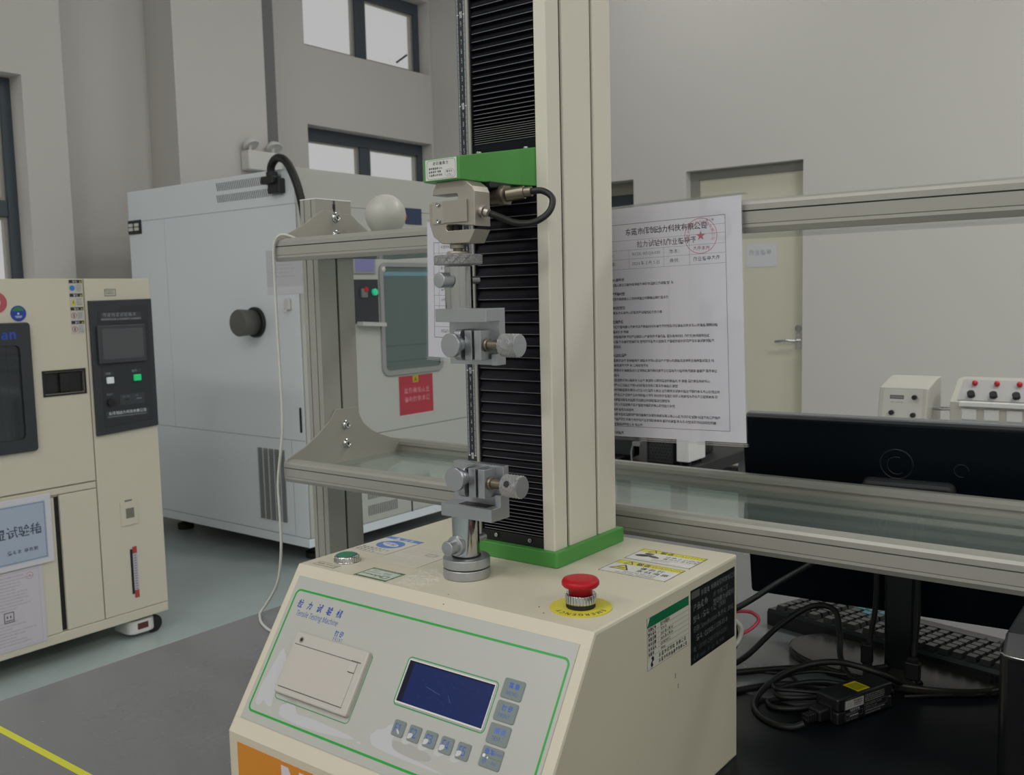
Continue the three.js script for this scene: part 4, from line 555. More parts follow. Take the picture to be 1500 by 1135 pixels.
    obj('cable', tube([[0.059, 1.399, pz - 0.008], [0.0705, 1.399, pz - 0.012], [0.0815, 1.391, pz - 0.014], [0.082, 1.377, pz - 0.008], [0.072, 1.3665, pz + 0.004], [0.058, 1.3655, pz + 0.015], [0.044, 1.372, pz + 0.026], [0.031, 1.3785, 0.09]], 0.0034, 12, 80), m.cableBlack, t);
    obj('cable_gland', [cyl(0.0062, [0.0265, 1.3795, 0.09], [0.034, 1.3775, 0.09], 20), cyl(0.0045, [0.034, 1.3775, 0.09], [0.038, 1.376, 0.089], 16)], m.nickel, t);
  }
  // S-shaped load cell
  const lc = part('load_cell', t);
  obj('cell_body', exZ([[-0.0325, 1.3897], [-0.006, 1.3897], [0.0055, 1.3897], [0.0072, 1.3912], [0.0078, 1.394], [0.0068, 1.3966], [0.005, 1.3975], [-0.0275, 1.3975], [-0.0262, 1.403], [-0.0205, 1.4105], [0.0165, 1.4105], [0.0268, 1.4035], [0.0295, 1.398], [0.0295, 1.3636], [0.004, 1.3662], [-0.0075, 1.3666], [-0.0097, 1.3645], [-0.0097, 1.3622], [-0.0075, 1.3602], [0.0293, 1.3602], [0.021, 1.3468], [-0.0165, 1.3472], [-0.0275, 1.355], [-0.0325, 1.368]], 0.0755, 0.1005, 0.0007), m.nickel, lc);
  obj('cover_plate', bx(-0.0118, 0.0205, 1.3682, 1.3908, 0.1004, 0.1028, 0.0004), m.nickel, lc);
  obj('strap_plate', bx(-0.0272, -0.0112, 1.3678, 1.391, 0.1004, 0.1016, 0.0003), M(190, 186, 178, 0.36, 0.85), lc);
  for (const y of [1.3875, 1.3705]) obj('screw', turned([[0, 0], [0.0023, 0], [0.0023, 0.0018], [0.0012, 0.0018], [0.0012, 0.0008], [0, 0.0008]], 'z', [-0.0185, y, 0.1016], 12), m.steel, lc);
  obj('inner_stud', [cyl(0.0055, [-0.0067, 1.3575, 0.0865], [-0.0067, 1.369, 0.0865], 16)], m.black, lc);
  // threaded stud, nut, knurled ring
  const AX = -0.0066, AZ = 0.0865;
  const gu = part('upper_grip', t, [AX, 0, AZ]), gl = part('lower_grip', t, [AX, 0, AZ]);
  obj('hex_nut', turned([[0, 0], [0.0078, 0], [0.0084, 0.0005], [0.0084, 0.0043], [0.0078, 0.0048], [0, 0.0048]], 'y', [0, 1.3422, 0], 6), m.nickel, gu);
  { const pr2 = []; for (let i = 0; i < 14; i++) pr2.push([i % 2 ? 0.0052 : 0.0046, 1.3375 + i * 0.0007]); obj('threaded_stud', turned([[0, 1.335], ...pr2, [0, 1.3475]], 'y', [0, 0, 0], 20), m.brass, gu); }
  obj('small_ring', turned(disc(0.0118, 0.0035), 'y', [0, 1.3358, 0]), m.nickel, gu);
  obj('knurled_ring', knurled(0.0258, 0.0105, 60, 0.0011, 4).translate(0, 1.3253, 0), m.knurlRing, gu);
  const shaftProf = (y0, y1, r) => [[0, y0], [r - 0.0008, y0], [r, y0 + 0.001], [r, y1 - 0.001], [r - 0.0008, y1], [0, y1]];
  obj('shaft', turned(shaftProf(1.279, 1.3243, 0.0148), 'y', [0, 0, 0], 48), m.steel, gu);
  obj('shaft', turned(shaftProf(1.013, 1.0586, 0.0148), 'y', [0, 0, 0], 48), m.steel, gl);
  obj('base_disc', turned(disc(0.0256, 0.0108, 0.0012), 'y', [0, YT, 0], 64), m.steelMatt, gl);
  obj('base_disc', turned(disc(0.0256, 0.0108, 0.0012), 'y', [0, YT + 0.0114, 0], 64), m.steelMatt, gl);
  obj('seal', turned(disc(0.0156, 0.0016, 0.0003), 'y', [0, YT + 0.0222, 0], 40), m.rubber, gl);
  for (const [g, yp, sx] of [[gu, 1.3095, 0], [gl, 1.0275, 0]]) {
    obj('pin', [turned(disc(0.0078, 0.017), 'z', [0, yp, 0.0145], 32), cyl(0.004, [0, yp, -0.03], [0, yp, 0.02], 16), cyl(0.0042, [0, yp, -0.031], [0, yp, -0.024], 16)], m.steelMatt, g);
  }
  obj('pin_collar', turned(disc(0.0108, 0.007), 'z', [0, 1.0275, 0.0125], 32), m.steelMatt, gl);
  // clamp bodies: an angle (base plate + back plate), jaws across it, locking screw facing front and knurled screw to the right
  for (const [g, b0, b1, top2, yc, hole] of [[gu, 1.2660, 1.2797, false, 1.242, false], [gl, 1.0586, 1.0722, true, 1.0975, true]]) {
    const X0 = -0.027 - AX, X1 = 0.0425 - AX, zf = 0.1025 - AZ, zp = 0.0805 - AZ, zb = 0.0715 - AZ, ye = top2 ? 1.1145 : 1.2205;
    obj('clamp_body', exX(top2 ? [[zb, b0], [zf, b0], [zf, b1], [zp, b1], [zp, ye], [zb, ye]] : [[zb, ye], [zp, ye], [zp, b0], [zf, b0], [zf, b1], [zb, b1]], X0, X1, 0.0007), m.steelMatt, g);
    obj('side_cheek', bx(X1 - 0.0075, X1, Math.min(b1, ye) - (top2 ? 0.001 : 0), Math.min(b1, ye) + (top2 ? 0.012 : 0.012), zp - 0.001, zp + 0.006, 0.0005), m.steelMatt, g);
    const j = (n, a, c, y0, y1, z1, r, mat = m.steelMatt) => obj(n, bx(a - AX, c - AX, y0, y1, zp - 0.0005, z1 - AZ, r), mat, g);
    const h = 0.0158;
    obj('jaw', exX(rrect(zp - 0.0005, 0.1035 - AZ, yc - h - 0.0005, yc + h + 0.0005, 0.006), -0.0012 - AX, 0.0074 - AX, 0.0006), m.steelMatt, g);
    j('jaw_pad', 0.0082, 0.0108, yc - h + 0.002, yc + h - 0.002, 0.097, 0.0003, m.rubber);
    j('jaw', 0.0112, 0.0205, yc - h + 0.0005, yc + h - 0.0005, 0.1005, 0.0005);
    j('jaw_pad', 0.0207, 0.0235, yc - h + 0.002, yc + h - 0.002, 0.098, 0.0003, m.rubber);
    j('jaw', 0.0240, 0.0328, yc - h + 0.0005, yc + h - 0.0005, 0.1005, 0.0005);
    const kx = hole ? 0.0535 : 0.0545;
    { const p3 = []; for (let i = 0; i < 20; i++) p3.push([i % 2 ? 0.0052 : 0.0047, i * 0.0012]); obj('screw_thread', turned([[0, 0], ...p3, [0, 0.0235]], 'x', [0.0325 - AX, yc, 0.0915 - AZ], 20), m.brass, g); }
    obj('screw_nut', turned(disc(0.0068, 0.004), 'x', [0.0328 - AX, yc, 0.0915 - AZ], 24), m.brass, g);
    const K = obj('knurled_knob', knurled(0.012, 0.0213, 36, 0.0008, 10).rotateZ(-Math.PI / 2).translate(kx - AX, yc, 0.0915 - AZ), m.knurlKnob, g);
    obj('knob_face', turned(disc(0.0111, 0.0004, 0.0001), 'x', [kx + 0.0212 - AX, yc, 0.0915 - AZ], 40), m.steelMatt, g);
    if (hole) obj('cross_hole', cyl(0.0032, [kx + 0.0095 - AX, yc + 0.003, 0.0915 - AZ + 0.0085], [kx + 0.0095 - AX, yc + 0.0045, 0.0915 - AZ + 0.0114], 20), m.dark, g);
    obj('lock_screw', [turned([[0, -0.032], [0.0062, -0.032], [0.0062, -0.012], [0.0088, -0.010], [0.0088, -0.0035], [0.0075, -0.003], [0.0075, 0], [0.0122, 0.0002], [0.0126, 0.0008], [0.0126, 0.0046], [0.012, 0.0052], [0, 0.0052]], 'z', [0.0038 - AX, yc + 0.0005 + (hole ? 0.0045 : 0), 0.1105 - AZ], 48)], m.steelMatt, g);
    if (hole) obj('base_slot', [bx(-0.006 - AX, 0.032 - AX, b1, b1 + 0.0004, zp + 0.004, zf - 0.005)], m.black, g);
  }
}
// ---------- lab desk ----------
{
  const t = thing('lab_desk', 'large dark grey topped lab desk under the tensile tester', 'desk');
  obj('desk_top', metric(bx(-0.695, 2.6, 0.718, 0.7498, -1.12, 0.75, 0.003)), m.desk, t);
  for (const x of [-0.62, 2.5]) for (const z of [-1.05, 0.68]) obj('leg', bx(x - 0.03, x + 0.03, 0, 0.718, z - 0.03, z + 0.03, 0.003), m.alu, t);
  obj('apron', [bx(-0.6, 2.48, 0.62, 0.718, -1.06, -1.03), bx(-0.6, 2.48, 0.62, 0.718, 0.66, 0.69)], m.grey, t);
  const y = obj('marking_tape', bx(-0.69, 0.2, 0, 0.0003, -0.0046, 0.0046), M(206, 206, 62, 0.6)); y.position.set(0, 0.7499, 0.3195); y.rotation.y = 0.012; tag(y, 'thin yellow marking tape stuck along the dark desk top', 'tape');
}
{
  const t = thing('desk_mat', 'black rubber mat covering the right side of the desk', 'mat', [0, 0.7499, 0]);
  obj('mat', exY([[0.02, 0.7], [0.02, -0.312], [0.22, -0.312], [0.275, -0.36], [0.3, -0.5], [1.8, -0.5], [1.8, 0.7]], 0, 0.002, 0.0008), new THREE.MeshPhysicalMaterial({ color: lin(13, 16, 20), roughness: 0.4, specularIntensity: 0.5 }), t);
}
// ---------- aluminium bench rack ----------
{
  const t = thing('bench_rack', 'aluminium bench rack with glass shelves behind the tensile tester', 'rack');
  const XE = -0.641, X2 = 2.0;
  const post = (x0, x1) => {
    const p = obj('post', exY([[x0, -0.353], [x1, -0.353], [x1, -0.3155], [x1 - 0.004, -0.3155], [x1 - 0.004, -0.3105], [x1, -0.3105], [x1, -0.27], [x0 + 0.030, -0.27], [x0 + 0.03, -0.2715], [x0 + 0.027, -0.2715], [x0 + 0.027, -0.27], [x0 + 0.012, -0.27], [x0 + 0.012, -0.2715], [x0 + 0.009, -0.2715], [x0 + 0.009, -0.27], [x0, -0.27]], 0.75, 1.4655), m.alu, t);
    obj('post_slot', bx(x1 - 0.0042, x1 - 0.0035, 0.752, 1.46, -0.3155, -0.3105), m.groove, p);
    obj('post_cap', bx(x0 - 0.0006, x1 + 0.0006, 1.4655, 1.468, -0.3536, -0.2694, 0.001), m.white, p);
    obj('post_foot', bx(x0 - 0.0, x1 + 0.008, 0.75, 0.756, -0.365, -0.258, 0.001), m.alu, p);
  };
  post(-0.676, -0.636); post(1.9, 1.94);
  // a rail: rounded top lip, groove, web; front at z
  const railProf = (y1, z, h, s) => [[z - 0.024 * s, y1 - 0.004], [z - 0.018 * s, y1], [z - 0.006 * s, y1], [z - 0.002 * s, y1 - 0.0025], [z, y1 - 0.006], [z, y1 - 0.0122], [z - 0.0022 * s, y1 - 0.0126], [z - 0.0022 * s, y1 - 0.0136], [z, y1 - 0.014], [z, y1 - h + 0.0105], [z - 0.0008 * s, y1 - h + 0.0095], [z - 0.0006 * s, y1 - h + 0.006], [z - 0.004 * s, y1 - h], [z - 0.014 * s, y1 - h], [z - 0.014 * s, y1 - h + 0.003], [z - 0.018 * s, y1 - h + 0.004], [z - 0.018 * s, y1 - 0.010], [z - 0.024 * s, y1 - 0.010]];
  for (const [y1, hb] of [[1.0205, 0.031], [1.3945, 0.0285]]) {
    const f = obj('front_rail', exX(railProf(y1, -0.18, 0.0375, 1), XE, X2), m.alu, t);
    obj('groove_line', bx(XE + 0.0006, X2, y1 - 0.01365, y1 - 0.01255, -0.1824, -0.1818), m.groove, f);
    obj('end_cap', exX([[-0.182, y1 - 0.034], [-0.182, y1 - 0.016], [-0.2, y1 - 0.016], [-0.2, y1 - 0.03]], XE - 0.0015, XE + 0.001), m.grey, f);
    obj('back_rail', exX(railProf(y1, -0.475, hb, -1), XE + 0.004, X2), m.alu, t);
    obj('glass_shelf', bx(XE + 0.006, X2, y1 - 0.030, y1 - 0.0215, -0.455, -0.197, 0.0008), m.shelfGlass, t);
    const by = y1 - 1.0205;
    const br = obj('bracket', exX((by ? [[-0.185, y1 - 0.03], [-0.185, y1 + 0.002], [-0.215, y1 + 0.014], [-0.245, y1 + 0.029], [-0.268, y1 + 0.044], [-0.284, y1 + 0.0535], [-0.352, y1 + 0.047], [-0.366, y1 + 0.036], [-0.393, y1 + 0.0195], [-0.43, y1 + 0.006], [-0.46, y1 + 0.001], [-0.46, y1 - 0.03]] : [[-0.1835, y1 - 0.03], [-0.1835, y1 + 0.002], [-0.2206, y1 + 0.017], [-0.25, y1 + 0.034], [-0.272, y1 + 0.05], [-0.285, y1 + 0.062], [-0.295, y1 + 0.075], [-0.345, y1 + 0.075], [-0.351, y1 + 0.06], [-0.36, y1 + 0.044], [-0.38, y1 + 0.028], [-0.4021, y1 + 0.017], [-0.43, y1 + 0.007], [-0.455, y1 + 0.0015], [-0.455, y1 - 0.03]]), -0.6358, -0.6325, 0.0004), m.aluPlate, t);
    for (const dy of by ? [0.0413, 0.0105] : [0.0445, 0.0108]) {
      const z = by ? -0.3126 : -0.3172, b = obj('bolt', turned([[0, 0], [0.0088, 0], [0.0088, 0.0012], [0.0062, 0.0014], [0.0062, 0.0058], [0.0056, 0.0064], [0.0032, 0.0064], [0.0032, 0.002], [0, 0.002]], 'x', [-0.6325, y1 + dy, z], 24), m.chrome, br);
      obj('socket', turned(disc(0.0031, 0.0008, 0.0001), 'x', [-0.6304, y1 + dy, z], 6), m.dark, b);
    }
    if (by) obj('slot_hole', bx(-0.6368, -0.6356, 1.4505, 1.4595, -0.3155, -0.3095), m.dark, t);
  }
}
// ---------- papers in clear sleeves hanging on the upper rail ----------
function paperDoc(x, w, h) {
  const ink = '#3a3842', L = (x0, y0, x1, y1, lw = 2) => { x.strokeStyle = '#5c5a64'; x.lineWidth = lw; x.beginPath(); x.moveTo(x0, y0); x.lineTo(x1, y1); x.stroke(); };
  x.fillStyle = '#d9d8df'; x.fillRect(0, 0, w, h); const X = (mm) => mm * w / 210, Y = (mm) => mm * h / 285;
  box2(x, X(14), Y(20), X(176), Y(252), '#55535e', 4);
  for (const y of [40, 52, 63, 75]) L(X(14), Y(y), X(190), Y(y)); L(X(62), Y(52), X(62), Y(75)); L(X(110), Y(52), X(110), Y(75)); L(X(144), Y(40), X(144), Y(75)); L(X(144), Y(30), X(190), Y(30)); L(X(144), Y(63), X(190), Y(63));
  text(x, 'WZDL', X(22), Y(27), 40, '#b04a58', { bold: true }); text(x, '东莞市伟创动力科技有限公司', X(58), Y(26), 58, ink, { weight: 0.12, gap: 1.02 }); text(x, '拉力试验机作业指导书', X(74), Y(42), 54, ink, { weight: 0.1, gap: 1.03 });
  text(x, '文件编号:', X(18), Y(55), 34, ink); text(x, 'WCDL-WI-QA-030', X(66), Y(55), 31, ink, { font: 'serif' }); text(x, '版本:', X(118), Y(55), 36, ink); text(x, '日期:', X(30), Y(66), 36, ink); text(x, '2024 年 2 月 5 日', X(66), Y(66.5), 33, ink, { font: 'serif' }); text(x, '类别:', X(118), Y(66), 36, ink); text(x, '作业指导文件', X(149), Y(66), 36, ink);
  text(x, '第 1 页'.replace('第', '本').replace('页', '有'), X(166), Y(23), 22, ink);
  let y = 86; const line = (x0, x1, b = 0.13) => { fine(x, X(x0), Y(y), X(x1) - X(x0), 25, ink, b); y += 6.2; };
  const blocks = [[1, [140]], [1, [120]], [1, [116]], [1, [186, 62, 186, 186, 50]], [1, [186, 92, 186, 48, 184, 130, 186, 186, 120, 124, 66, 188, 186, 84]], [1, [184, 186, 42, 188, 184]]];
  for (const [, lines] of blocks) { fine(x, X(19), Y(y), X(40), 27, '#34323c', 0.15); y += 6.6; lines.forEach((e, i) => line(i ? 32 : 24, e)); y += 4.6; }
  x.strokeStyle = '#b2606c'; x.lineWidth = 5; x.beginPath(); x.ellipse(X(159), Y(42), X(20.5), Y(20.5), 0, 0, 7); x.stroke(); x.fillStyle = '#b2606c'; x.beginPath(); for (let i = 0; i < 10; i++) { const r = i % 2 ? 2.4 : 6, a = -Math.PI / 2 + i * Math.PI / 5; x[i ? 'lineTo' : 'moveTo'](X(159 + r * Math.cos(a)), Y(42 + r * Math.sin(a))); } x.fill();
  '东莞市伟创动力科技有限公司'.split('').forEach((c, i) => { const a = Math.PI * (0.92 + 1.16 * i / 12); x.save(); x.translate(X(159 + 16 * Math.cos(a)), Y(42 + 16 * Math.sin(a))); x.rotate(a + Math.PI / 2); text(x, c, -15, -15, 30, 'rgba(178,96,108,.75)'); x.restore(); }); text(x, '文控专用'.replace('控', '件').replace('专', '本').replace('用', '月'), X(149), Y(54), 34, '#7a4a58');
}
function tableDoc(x, w, h) {
  x.fillStyle = '#d9d8df'; x.fillRect(0, 0, w, h); const X = (mm) => mm * w / 297, Y = (mm) => mm * h / 200, g = '#6a6872'; box2(x, X(13), Y(30), X(270), Y(140), '#55535e', 3); x.strokeStyle = g; x.lineWidth = 2;
  for (let i = 1; i < 9; i++) { x.beginPath(); x.moveTo(X(13), Y(30 + i * 15.5)); x.lineTo(X(283), Y(30 + i * 15.5)); x.stroke(); } for (const c of [23, 52, 100, 150, 200, 240]) { x.beginPath(); x.moveTo(X(c), Y(30)); x.lineTo(X(c), Y(130)); x.stroke(); }
  for (let i = 0; i < 9; i++) { fine(x, X(26), Y(34 + i * 15.5), X(22), 20, g); fine(x, X(56), Y(34 + i * 15.5), X(40), 20, g); fine(x, X(104), Y(34 + i * 15.5), X(150), 20, g); }
}
function sleeve(name, label, at, w, h, tilt, draw, tw, th) {
  const t = thing(name, label, 'document'); t.position.set(...at); t.rotation.set(tilt[0], 0, tilt[1]);
  sheet('paper', w - 0.004, h - 0.005, print(tw, th, draw, 0.75), t, [0, -h / 2 + 0.0005, 0], [1, 0, 0], [0, 1, 0], 0.0006);
  obj('clear_sleeve', [bx(-w / 2, w / 2, -h, 0, 0.0012, 0.0022), bx(-w / 2, w / 2, -h - 0.0012, -h + 0.0014, -0.0016, 0.0032)], m.acrylic, t);
  obj('hanging_flap', [bx(-w / 2, w / 2, 0, 0.0012, -0.016, 0.0026)], m.acrylic, t);
  return t;
}
sleeve('work_instruction', 'portrait work instruction sheet in a clear sleeve right of the tester column', [0.0895, 1.3985, -0.1725], 0.214, 0.288, [0.0, 0.024], paperDoc, 1470, 1995);
sleeve('record_table', 'landscape table sheet in a clear sleeve left of the tester column', [-0.143, 1.3965, -0.1735], 0.29, 0.198, [0.0, -0.03], tableDoc, 1188, 800);
// ---------- light bulb on the upper shelf ----------
{
  const t = thing('light_bulb', 'white frosted globe bulb standing on the upper glass shelf', 'light bulb', [-0.545, 1.3731, -0.349]);
  obj('globe', turned([[0, 0.024], [0.0165, 0.024], [0.0185, 0.029], [0.0245, 0.036], [0.031, 0.0455], [0.0348, 0.0555], [0.0357, 0.063], [0.0345, 0.0725], [0.0305, 0.0815], [0.0235, 0.0900], [0.0145, 0.0960], [0.006, 0.0984], [0, 0.0988]], 'y', [0, 0, 0], 48), M(186, 184, 177, 0.4), t);
  obj('collar', turned([[0, 0.02], [0.0155, 0.02], [0.0168, 0.0245], [0, 0.0245]], 'y', [0, 0, 0], 32), m.white, t);
  { const p = []; for (let i = 0; i < 12; i++) p.push([i % 2 ? 0.0132 : 0.012, 0.004 + i * 0.0014]); obj('screw_base', turned([[0, 0], [0.006, 0.0005], [0.0085, 0.003], ...p, [0, 0.0205]], 'y', [0, 0, 0], 28), m.steel, t); }
}
// ---------- white cord over the left end of the rack ----------
{
  const c = obj('white_cable', tube([[-0.575, 1.3738, -0.27], [-0.60, 1.382, -0.225], [-0.614, 1.3985, -0.192], [-0.623, 1.4005, -0.181], [-0.6315, 1.392, -0.1765], [-0.6355, 1.378, -0.1755], [-0.636, 1.35, -0.175], [-0.634, 1.24, -0.174], [-0.629, 1.13, -0.172], [-0.629, 1.07, -0.170], [-0.641, 0.985, -0.166], [-0.638, 0.93, -0.164], [-0.6365, 0.87, -0.162], [-0.648, 0.81, -0.160], [-0.678, 0.765, -0.155], [-0.6835, 0.7535, -0.148], [-0.668, 0.7519, -0.135], [-0.635, 0.7519, -0.115], [-0.58, 0.7519, -0.1], [-0.4, 0.7519, -0.12], [-0.26, 0.7519, -0.16]], 0.0024, 10, 220), m.cableWhite); tag(c, 'thin white cord hanging over the rack end down to the desk', 'cable');
}
// ---------- monitor seen from behind ----------
{
  const t = thing('computer_monitor', 'black flat monitor seen from behind the lower glass shelf', 'monitor', [0.285, 0.75, -0.53], 0.08);
  const p = part('screen_panel', t); p.position.set(0, 0.21, -0.02); p.rotation.x = 0.16;
  obj('rear_shell', [exZ(rrect(-0.234, 0.25, -0.142, 0.146, 0.006), 0.0, 0.018, 0.003)], new THREE.MeshPhysicalMaterial({ color: lin(9, 17, 25), roughness: 0.42, specularIntensity: 0.25 }), p);
  obj('bezel', exZ(rrect(-0.235, 0.251, -0.143, 0.1475, 0.006), -0.014, 0.0, 0.002), M(132, 134, 138, 0.4), p);
  obj('display', bx(-0.228, 0.244, -0.13, 0.14, -0.0152, -0.0138), m.gloss, p);
  { const g = new THREE.TorusGeometry(0.0215, 0.0012, 8, 48).translate(-0.013, 0.088, 0.0183); obj('round_logo', [g, new THREE.TorusGeometry(0.0125, 0.001, 8, 30, 4.2).rotateZ(1.2).translate(-0.013, 0.086, 0.0183)], M(20, 26, 34, 0.3), p); }
  obj('small_mark', new THREE.TorusGeometry(0.009, 0.0007, 6, 24, 5).translate(0.07, 0.085, 0.0182), M(26, 31, 40, 0.3), p);
  obj('stand_cover', exZ(rrect(-0.058, 0.064, 0.03, 0.068, 0.01), 0.016, 0.036, 0.006), M(52, 53, 56, 0.45), p);
  obj('hinge', bx(-0.02, 0.02, 0.2, 0.262, -0.01, 0.04, 0.004), m.black, t);
  obj('neck', exZ([[-0.018, 0.006], [0.02, 0.006], [0.022, 0.26], [-0.02, 0.26]], 0.03, 0.052, 0.004), M(20, 23, 28, 0.3), t);
  obj('stand_base', exY(Array.from({ length: 48 }, (_, i) => [-0.01 + 0.15 * Math.cos(i / 24 * Math.PI), 0.015 + 0.088 * Math.sin(i / 24 * Math.PI)]), 0.0022, 0.0135, 0.003), M(44, 42, 41, 0.25), t);
}
// ---------- keyboard ----------
{
  const t = thing('keyboard', 'dark grey keyboard with a few teal keys behind the monitor stand', 'keyboard', [0.055, 0.75, -0.585], -0.2 + Math.PI * 0);
  t.rotation.y = -0.2; t.rotation.order = 'YXZ';
  // local x to the right, local -z away; the typing side faces away
  obj('keyboard_body', [exX([[0, 0.0], [0, 0.021], [-0.004, 0.026], [-0.14, 0.015], [-0.165, 0.012], [-0.165, 0.0]], 0, 0.44, 0.002)], m.black, t);
  const dark = M(44, 45, 47, 0.35), teal = M(62, 122, 128, 0.5);
  for (let r = 0; r < 6; r++) { let x = 0.012; for (let k = 0; x < 0.425; k++) { const w = r === 5 && k === 9 ? 0.1 : 0.0165; if (Math.abs(x - 0.085) < 0.006 || Math.abs(x - 0.15) < 0.006) x += 0.008; const z = -0.016 - r * 0.0195, y = 0.0245 - r * 0.00155; const col = r === 5 && x > 0.088 && x < 0.15 ? teal : r === 4 && x > 0.105 && x < 0.13 ? teal : dark; const o = obj('key', keyGeo(w), col, t); o.position.set(x + w / 2, y, z); x += w + 0.0025; } }
}
function keyGeo(w) { keyGeo.c ??= {}; return keyGeo.c[w] ??= (() => { const g = new THREE.BoxGeometry(w, 0.009, 0.0165), p = g.attributes.position; for (let i = 0; i < p.count; i++) if (p.getY(i) > 0) { p.setX(i, p.getX(i) * (1 - 0.004 / w)); p.setZ(i, p.getZ(i) * 0.76); } g.computeVertexNormals(); return g.translate(0, 0.0042, 0); })(); }
// ---------- power adapter with its cable ----------
{
  const t = thing('power_adapter', 'black power adapter with a yellow sticker lying on the desk', 'power adapter', [0.2737, 0.7521, -0.2805], 0);
  const d = V(0.37, 0, -0.929).normalize(), n = V(0.929, 0, 0.37);    // d along the length, n towards the viewer
  const g = part('adapter_case', t); g.quaternion.setFromRotationMatrix(new THREE.Matrix4().makeBasis(d, V(0, 1, 0), n.clone()));
  obj('case_lower', bx(0, 0.103, 0.0004, 0.017, -0.036, 0, 0.003), m.black, g); obj('case_upper', bx(0, 0.103, 0.0175, 0.0345, -0.036, 0, 0.003), m.black, g);
  sheet('yellow_sticker', 0.022, 0.024, print(88, 96, (x, w, h) => { x.fillStyle = '#c9bd12'; x.fillRect(0, 0, w, h); x.fillStyle = '#8f8608'; x.fillRect(8, 12, w - 16, h - 24); for (let i = 0; i < 6; i++) fine(x, 12, 18 + i * 11, 64, 7, '#b5aa10'); }), g, [0.052, 0.0345, -0.0155], [1, 0, 0], [0, 0, -1]);
  sheet('rating_label', 0.082, 0.029, print(1024, 362, (x, w, h) => {
    x.fillStyle = '#141518'; x.fillRect(0, 0, w, h); x.fillStyle = '#bcb9b6'; x.fillRect(10, 20, 420, 140); text(x, 'ZX', 50, 62, 74, '#8d8a88', { font: 'serif' }); text(x, '作业指动力', 200, 36, 38, '#2a2a2c', { weight: 0.15 }); x.fillStyle = '#3a3a3c'; x.fillRect(210, 86, 190, 14); x.fillRect(210, 118, 170, 10); const c = '#b3b3b2';
    text(x, '电源传感器', 120, 172, 40, c, { weight: 0.13 }); box2(x, 20, 222, 390, 80, c, 3); text(x, 'Model: ZX-24W-12', 34, 226, 30, c); x.fillStyle = c; x.fillRect(110, 268, 200, 18); text(x, 'INPUT: 100-240V AC', 30, 318, 28, c);
    for (let i = 0; i < 4; i++) fine(x, 460, 18 + i * 32, 500, 22, c, 0.12); box2(x, 452, 160, 540, 92, c, 3); text(x, 'AC/DC ADAPTOR  50-60Hz', 470, 168, 32, c); text(x, 'OUTPUT: 12V  2.0A', 480, 210, 30, c); fine(x, 470, 272, 500, 24, c, 0.12); fine(x, 470, 314, 400, 24, c, 0.12);
  }), g, [0.053, 0.0168, 0], [1, 0, 0], [0, 1, 0]);
  obj('socket', bx(-0.003, 0.002, 0.006, 0.024, -0.028, -0.008, 0.001), m.black, g);
  obj('plug', [bx(-0.022, -0.003, 0.007, 0.022, -0.027, -0.009, 0.003), ...[0, 1, 2, 3].map((i) => bx(-0.026 - i * 0.004, -0.0235 - i * 0.004, 0.0095, 0.0195, -0.0235, -0.0125, 0.001)), cyl(0.0042, [-0.022, 0.0145, -0.018], [-0.04, 0.011, -0.018], 12)], m.cableBlack, g);
  obj('strain_relief', cyl(0.006, [0.102, 0.016, -0.018], [0.125, 0.01, -0.018], 12, 0.004), m.cableBlack, g);
  const cab = (pts, r = 0.0036) => obj('cable', tube(pts.map(([x, y, z]) => [x - 0.2737, y - 0.7521, z + 0.2805]), r, 10, 110), m.cableBlack, t);
  cab([[0.243, 0.7605, -0.249], [0.232, 0.7555, -0.243], [0.21, 0.754, -0.24], [0.185, 0.754, -0.252], [0.165, 0.755, -0.28], [0.163, 0.762, -0.315], [0.178, 0.775, -0.352], [0.205, 0.785, -0.378], [0.235, 0.791, -0.389], [0.265, 0.791, -0.39], [0.29, 0.786, -0.395], [0.305, 0.775, -0.41], [0.305, 0.76, -0.44]], 0.0042);
  cab([[0.26, 0.756, -0.36], [0.235, 0.758, -0.345], [0.205, 0.757, -0.325], [0.183, 0.756, -0.305], [0.178, 0.756, -0.293], [0.188, 0.755, -0.284], [0.21, 0.756, -0.29], [0.232, 0.757, -0.31]]);
  cab([[0.25, 0.764, -0.385], [0.22, 0.766, -0.372], [0.19, 0.764, -0.345], [0.178, 0.762, -0.32], [0.19, 0.762, -0.305], [0.215, 0.763, -0.315], [0.245, 0.762, -0.345]]);
  cab([[0.245, 0.772, -0.4], [0.21, 0.772, -0.39], [0.18, 0.769, -0.365], [0.17, 0.766, -0.335], [0.182, 0.768, -0.312], [0.205, 0.769, -0.318], [0.235, 0.767, -0.335]], 0.0026);
  cab([[0.318, 0.758, -0.402], [0.335, 0.755, -0.425], [0.365, 0.755, -0.45], [0.40, 0.757, -0.475], [0.405, 0.765, -0.51], [0.38, 0.775, -0.55]], 0.0028);
}
